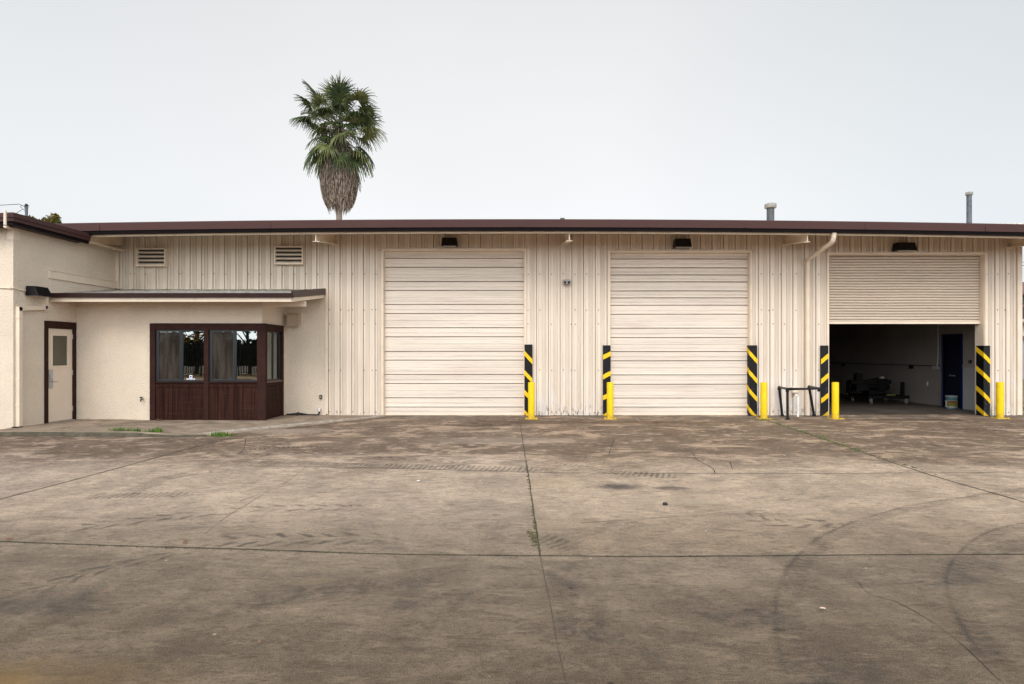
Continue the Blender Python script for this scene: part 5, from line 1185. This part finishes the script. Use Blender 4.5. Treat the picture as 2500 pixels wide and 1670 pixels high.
# ------------------------------------------------------------------ leafy trees
def leaf_crown(c, rx, rz, n, size, mat, parent, seed, name='crown'):
    rn = random.Random(seed); mb = MB(); clumps = []
    for i in range(int(26*rx)): 
        a = rn.uniform(0, 6.283); b = rn.uniform(-.5, 1.5); q = rn.uniform(.45, 1.0)
        clumps.append((Vector((c[0]+rx*q*math.cos(a)*math.cos(b), c[1]+rx*q*math.sin(a)*math.cos(b), c[2]+rz*q*math.sin(b))), rn.uniform(.22, .42)*rx*.6))
    for i in range(n):
        cc, cr = rn.choice(clumps); v = Vector((rn.gauss(0, 1), rn.gauss(0, 1), rn.gauss(0, 1))).normalized()*cr*rn.uniform(.4, 1.05); p = cc+v
        u = Vector((rn.gauss(0, 1), rn.gauss(0, 1), rn.gauss(0, .5))).normalized(); w_ = u.cross(Vector((rn.gauss(0, 1), rn.gauss(0, 1), rn.gauss(0, 1)))).normalized(); s = size*rn.uniform(.6, 1.2)
        mb.add([p-u*s, p+w_*s*.45, p+u*s, p-w_*s*.45], [(0, 1, 2, 3)])
    return mb.build(name, mat, parent)
def tree(label, loc, h, rx, rz, n, size, mat, seed, group=None):
    root = thing('leafy_tree', label, 'tree', loc, group); x, y, _ = loc; rn = random.Random(seed)
    mb = MB(); mb.tube([(x, y, 0), (x+.05*rx, y, h*.3), (x-.04*rx, y, h*.55), (x, y, h*.8)], .1, 10, taper=[.06*rx+.05, .05*rx+.03, .04*rx+.02, .02])
    for k in range(7):
        a = rn.uniform(0, 6.28); z0 = h*rn.uniform(.35, .6); mb.tube([(x, y, z0), (x+.35*rx*math.cos(a), y+.35*rx*math.sin(a), z0+h*.12), (x+.7*rx*math.cos(a), y+.7*rx*math.sin(a), z0+h*.25)], .05, 7, taper=[.03*rx+.01, .02*rx+.01, .008])
    mb.build('trunk', M['trunk'], root); leaf_crown((x, y, h-rz), rx, rz, n, size, mat, root, seed); return root
tree('green and rust coloured treetop showing over the wing roof', (X(112, 34), 34, 0), Z(526, 34), 1.45, 1.7, 7000, .10, M['leaf_green'], 5)

# ------------------------------------------------------------------ behind the camera: what the office windows mirror
YF = -15.0
lt = MB(); lt.quad((-44, -24, .006), (6, -24, .006), (6, YF+5.5, .006), (-44, YF+5.5, .006)); lo = lt.build('leaf_litter', M['litter']); tag(lo, 'dry leaves covering the verge behind the viewer', 'leaf litter', kind='stuff')
fr = thing('metal_fence', 'tall black picket fence mirrored in the office windows', 'fence', (-18, YF, 0))
zfp = 2.45
for i in range(16):
    x0 = -42+i*2.7; mb = MB(); mb.box((x0, YF-.05, 0), (x0+.08, YF+.03, zfp+.12)); mb.build('post', M['fence'], fr)
    mb = MB(); mb.box((x0+.08, YF-.03, .22), (x0+2.7, YF+.01, .27)); mb.box((x0+.08, YF-.03, zfp-.35), (x0+2.7, YF+.01, zfp-.30))
    k = x0+.2
    while k < x0+2.66: mb.box((k-.020, YF-.056, .12), (k+.020, YF-.031, zfp)); k += .14
    mb.build('picket_panel', M['fence'], fr)
hd = MB(); rn = random.Random(3)
for i in range(15000):
    p = Vector((rn.uniform(-46, 10), rn.uniform(YF-5.5, YF-2.2), rn.uniform(.85, 2.7))); s = rn.uniform(.12, .26)
    u = Vector((rn.gauss(0, 1), rn.gauss(0, 1), rn.gauss(0, 1))).normalized(); w_ = u.orthogonal().normalized(); hd.add([p-u*s, p+w_*s*.6, p+u*s, p-w_*s*.6], [(0, 1, 2, 3)])
hdr = thing('hedge', 'dark hedge beyond the black fence behind the viewer', 'hedge', (-18, YF-4, 0)); hd.build('foliage', M['leaf_dark'], hdr)
mb = MB(); mb.box((-46, YF-5.4, 0.6), (10, YF-4.6, 2.4)); mb.build('inner_branches', M['leaf_dark'], hdr)
for i, (x, hgt, m, lab) in enumerate(((-31, 7.0, 'leaf_dark', 'dark tree beyond the fence, at the far left of the verge'), (-25.2, 6.0, 'leaf_orange', 'orange leaved tree beyond the fence'), (-17.5, 6.5, 'leaf_green', 'green and rust tree beyond the fence'), (-21.5, 6.4, 'leaf_dark', 'dark tree standing between the orange tree and the green and rust tree beyond the fence'))):
    tree(lab, (x, YF-3-i*.4, 0), hgt-.6, 2.3, 1.9, 2600, .15, M[m], 20+i)

# ------------------------------------------------------------------ neighbouring building at the right
DN = 38.0; xn0 = X(2470, DN); nb = thing('neighbour_building', 'two storey building with a brown roof, just showing past the right corner of the warehouse', 'building', (xn0, DN, 0))
zr = lambda p: Z(p, DN)
mb = MB(); mb.box((xn0, DN, 0), (xn0+14, DN+8, zr(716))); mb.build('wall', M['n_wall'], nb)
mb = MB(); mb.prism([(xn0-.6, DN-.8, zr(716)), (xn0-.6, DN+4, zr(670)), (xn0-.6, DN+8.8, zr(716)), (xn0-.6, DN+8.8, zr(722)), (xn0-.6, DN-.8, zr(722))], (15, 0, 0)); mb.build('roof', M['n_roof'], nb)
for k in range(4):
    mb = MB(); mb.box((xn0+.4+k*3.4, DN-.06, zr(778)), (xn0+3.4+k*3.4, DN-.004, zr(722))); wn = mb.build('window', M['n_dark'], nb)
    mb = MB(); mb.box((xn0+.4+k*3.4, DN-.09, zr(750)), (xn0+3.4+k*3.4, DN-.061, zr(744))); mb.build('frame', M['n_roof'], wn)
    mb = MB(); mb.box((xn0+.5+k*3.4, DN-.08, .02), (xn0+3.3+k*3.4, DN-.004, zr(826))); gd = mb.build('garage_door', M['n_grey'], nb)
mb = MB(); mb.box((xn0-.1, DN-.5, zr(792)), (xn0+14, DN-.001, zr(786))); mb.box((xn0-.1, DN-.35, zr(826)), (xn0+14, DN-.001, zr(820))); mb.build('ledge', M['n_roof'], nb)
ow = thing('overhead_wires', 'two thin wires crossing the sky past the right corner of the warehouse', 'wires', (16, 30, 6)); mb = MB()
for zz_ in (Z(639, 30), Z(647, 30)): mb.tube([(X(2440, 30), 30, zz_), (X(2600, 30), 30, zz_-.05), (28, 30, zz_)], .012, 6)
mb.build('wire', M['hose'], ow)

# ------------------------------------------------------------------ small things on the ground
def leaf_obj(px, py, size_, label, mat='dry', name='dry_leaf', n=1, cat='leaf', group=None, zoff=0.0):
    size = size_*.72; p = G(px, py); rn = random.Random(int(px*7+py)); mb = MB()
    for k in range(n):
        c = p+Vector((rn.uniform(-1, 1)*size*(.8 if n > 1 else 0), rn.uniform(-1, 1)*size*(.8 if n > 1 else 0), 0.012+zoff)); a0 = rn.uniform(0, 6.28); vs = []; N = 14
        for i in range(N):
            a = a0+2*math.pi*i/N; q = size*(.55+.45*abs(math.cos(2.5*(a-a0))))*rn.uniform(.8, 1.1); q *= (1 if abs(math.cos(a-a0)) > .3 else .8)
            vs.append(c+Vector((math.cos(a)*q, math.sin(a)*q*.7, rn.uniform(.0, .35)*size)))
        vs.append(c+Vector((0, 0, .012))); mb.add(vs, [(i, (i+1) % N, N) for i in range(N)])
    o = mb.build(name, M[mat]); tag(o, label, cat, group); return o
GL = 'dry leaves scattered on the yard'
leaf_obj(387, 1031.5, .085, 'curled brown dry leaves on the porch slab below the left office window', n=3, zoff=.05, name='dry_leaf_cluster')
leaf_obj(570, 1062, .075, 'brown dry leaf beside the weeds at the tip of the porch slab', n=2, group=GL)
leaf_obj(451, 1326, .040, 'brown leaf just behind the front joint on the left', n=2, group=GL)
leaf_obj(258, 1449, .028, 'dark curled leaf left of centre in the nearest slab', group=GL)
leaf_obj(634, 1573, .020, 'small olive leaf low in the middle left of the nearest slab', group=GL)
leaf_obj(514, 1153, .045, 'small red brown leaf on the left of the yard behind the long joint', group=GL)
leaf_obj(653, 1112, .055, 'reddish leaf on the dark yard below the office', group=GL)
leaf_obj(855, 1238, .035, 'pinkish brown leaf among the chevron tyre treads', group=GL)
leaf_obj(1090, 1038, .09, 'rust coloured leaf in front of the first roller door', group=GL)
leaf_obj(104, 1319, .035, 'dark twiggy leaf on the front joint near the left edge', group=GL)
leaf_obj(18, 1320, .04, 'brown leaf on the front joint at the left edge', n=2, group=GL)
leaf_obj(2009, 1491, .032, 'pale pink leaf lying in the right foreground', 'pink_leaf', 'pale_leaf')
leaf_obj(1022, 1177, .055, 'white paper scrap on the yard left of the middle joint', 'paper', 'paper_scrap', cat='litter')
p = G(1624, 1233); mb = MB(); mb.lathe((p.x, p.y, .001), [(.026, 0), (.028, .012), (.022, .024), (.010, .024), (.008, .012)], 14); cp = mb.build('black_cap', M['hose'], smooth=True); tag(cp, 'small black round cap lying on the pale part of the yard', 'cap')
# weeds
def blades(mb, c, n, spread, h, rn, sx=1.0):
    for i in range(n):
        b = Vector((c[0]+rn.gauss(0, spread*sx), c[1]-abs(rn.gauss(0, spread*.4)), c[2])); a = rn.uniform(0, 6.28); L = h*1.15*rn.uniform(.4, 1.3); lean = rn.uniform(.05, .6); d = Vector((math.cos(a), math.sin(a), 0)); t = Vector((-d.y, d.x, 0))*.006
        m1 = b+d*L*lean*.35+Vector((0, 0, L*.6)); m2 = b+d*L*lean+Vector((0, 0, L*.95)); mb.quad(b-t, b+t, m1+t*.8, m1-t*.8); mb.add([m1-t*.8, m1+t*.8, m2], [(0, 1, 2)])
rn = random.Random(9); mb = MB()
for px, py, n_, sp, hh in ((275, 1060, 60, .06, .11), (293, 1060, 110, .07, .14), (318, 1060, 70, .07, .11), (340, 1061, 90, .08, .12), (368, 1062, 60, .05, .12), (387, 1062, 110, .05, .14), (157, 1057, 25, .05, .10), (250, 1060, 15, .06, .07), (195, 1058, 12, .06, .06)):
    p = G(px, py+1); blades(mb, (p.x, p.y, 0), n_, sp, hh, rn)
go = mb.build('weeds', M['grass']); tag(go, 'bright green weeds along the front edge of the porch slab', 'weeds', kind='stuff')
mb = MB(); p = G(541, 1065); blades(mb, (p.x, p.y, 0), 170, .09, .09, rn, 1.3); go = mb.build('weed_clump', M['grass']); tag(go, 'low green weed clump at the tip of the porch slab', 'weeds', kind='stuff')
# moss lumps
mb = MB()
def lump(c, r, h):
    N = 9; vs = [(c[0]+r*math.cos(2*math.pi*i/N)*rn.uniform(.6, 1.2), c[1]+r*math.sin(2*math.pi*i/N)*rn.uniform(.6, 1.2), .001) for i in range(N)]+[(c[0], c[1], h)]; mb.add(vs, [(i, (i+1) % N, N) for i in range(N)])
for i in range(40):
    q = rn.random(); px = 1299+q*12+rn.gauss(0, 1.5)-(rn.random()**2)*9; py = 1296+q*38; p = G(px, py); lump(p, rn.uniform(.008, .024), rn.uniform(.004, .010))
for i in range(110):
    q = rn.random(); py = 1070+q*270; px = 1276+(py-1075)*.142+rn.gauss(0, 1.2); p = G(px, py); lump(p, rn.uniform(.008, .022), rn.uniform(.003, .008))
for i in range(90):
    q = rn.random()**1.6; px = 1865+q*420; py = 1024+(px-1865)*.322+rn.gauss(0, .8); p = G(px, py); lump(p, rn.uniform(.012, .035), rn.uniform(.004, .012))
for i in range(60): p = G(rn.uniform(40, 420), 1062+rn.gauss(0, 1)); lump(p, rn.uniform(.02, .06), rn.uniform(.01, .03))
for i in range(260): px = rn.uniform(-20, 2520); t = (px-1319)/1319; p = G(px, 1357.5-(34 if t < 0 else 5)*abs(t)**1.6+rn.gauss(0, .7)); lump(p, rn.uniform(.004, .010), rn.uniform(.002, .005))
mo = mb.build('moss', M['moss']); tag(mo, 'olive moss growing in the concrete joints', 'moss', kind='stuff')
mb = MB(); p = G(1868, 1026); blades(mb, (p.x, p.y, 0), 60, .09, .04, rn, 1.5)
for q in range(12): p = G(1900+q*18+rn.uniform(-8, 8), 1036+q*6); blades(mb, (p.x, p.y, 0), 12, .05, .03, rn, 1.5)
go = mb.build('joint_weeds', M['grass']); tag(go, 'tiny weeds in the long joint running from the pipe rail', 'weeds', kind='stuff')
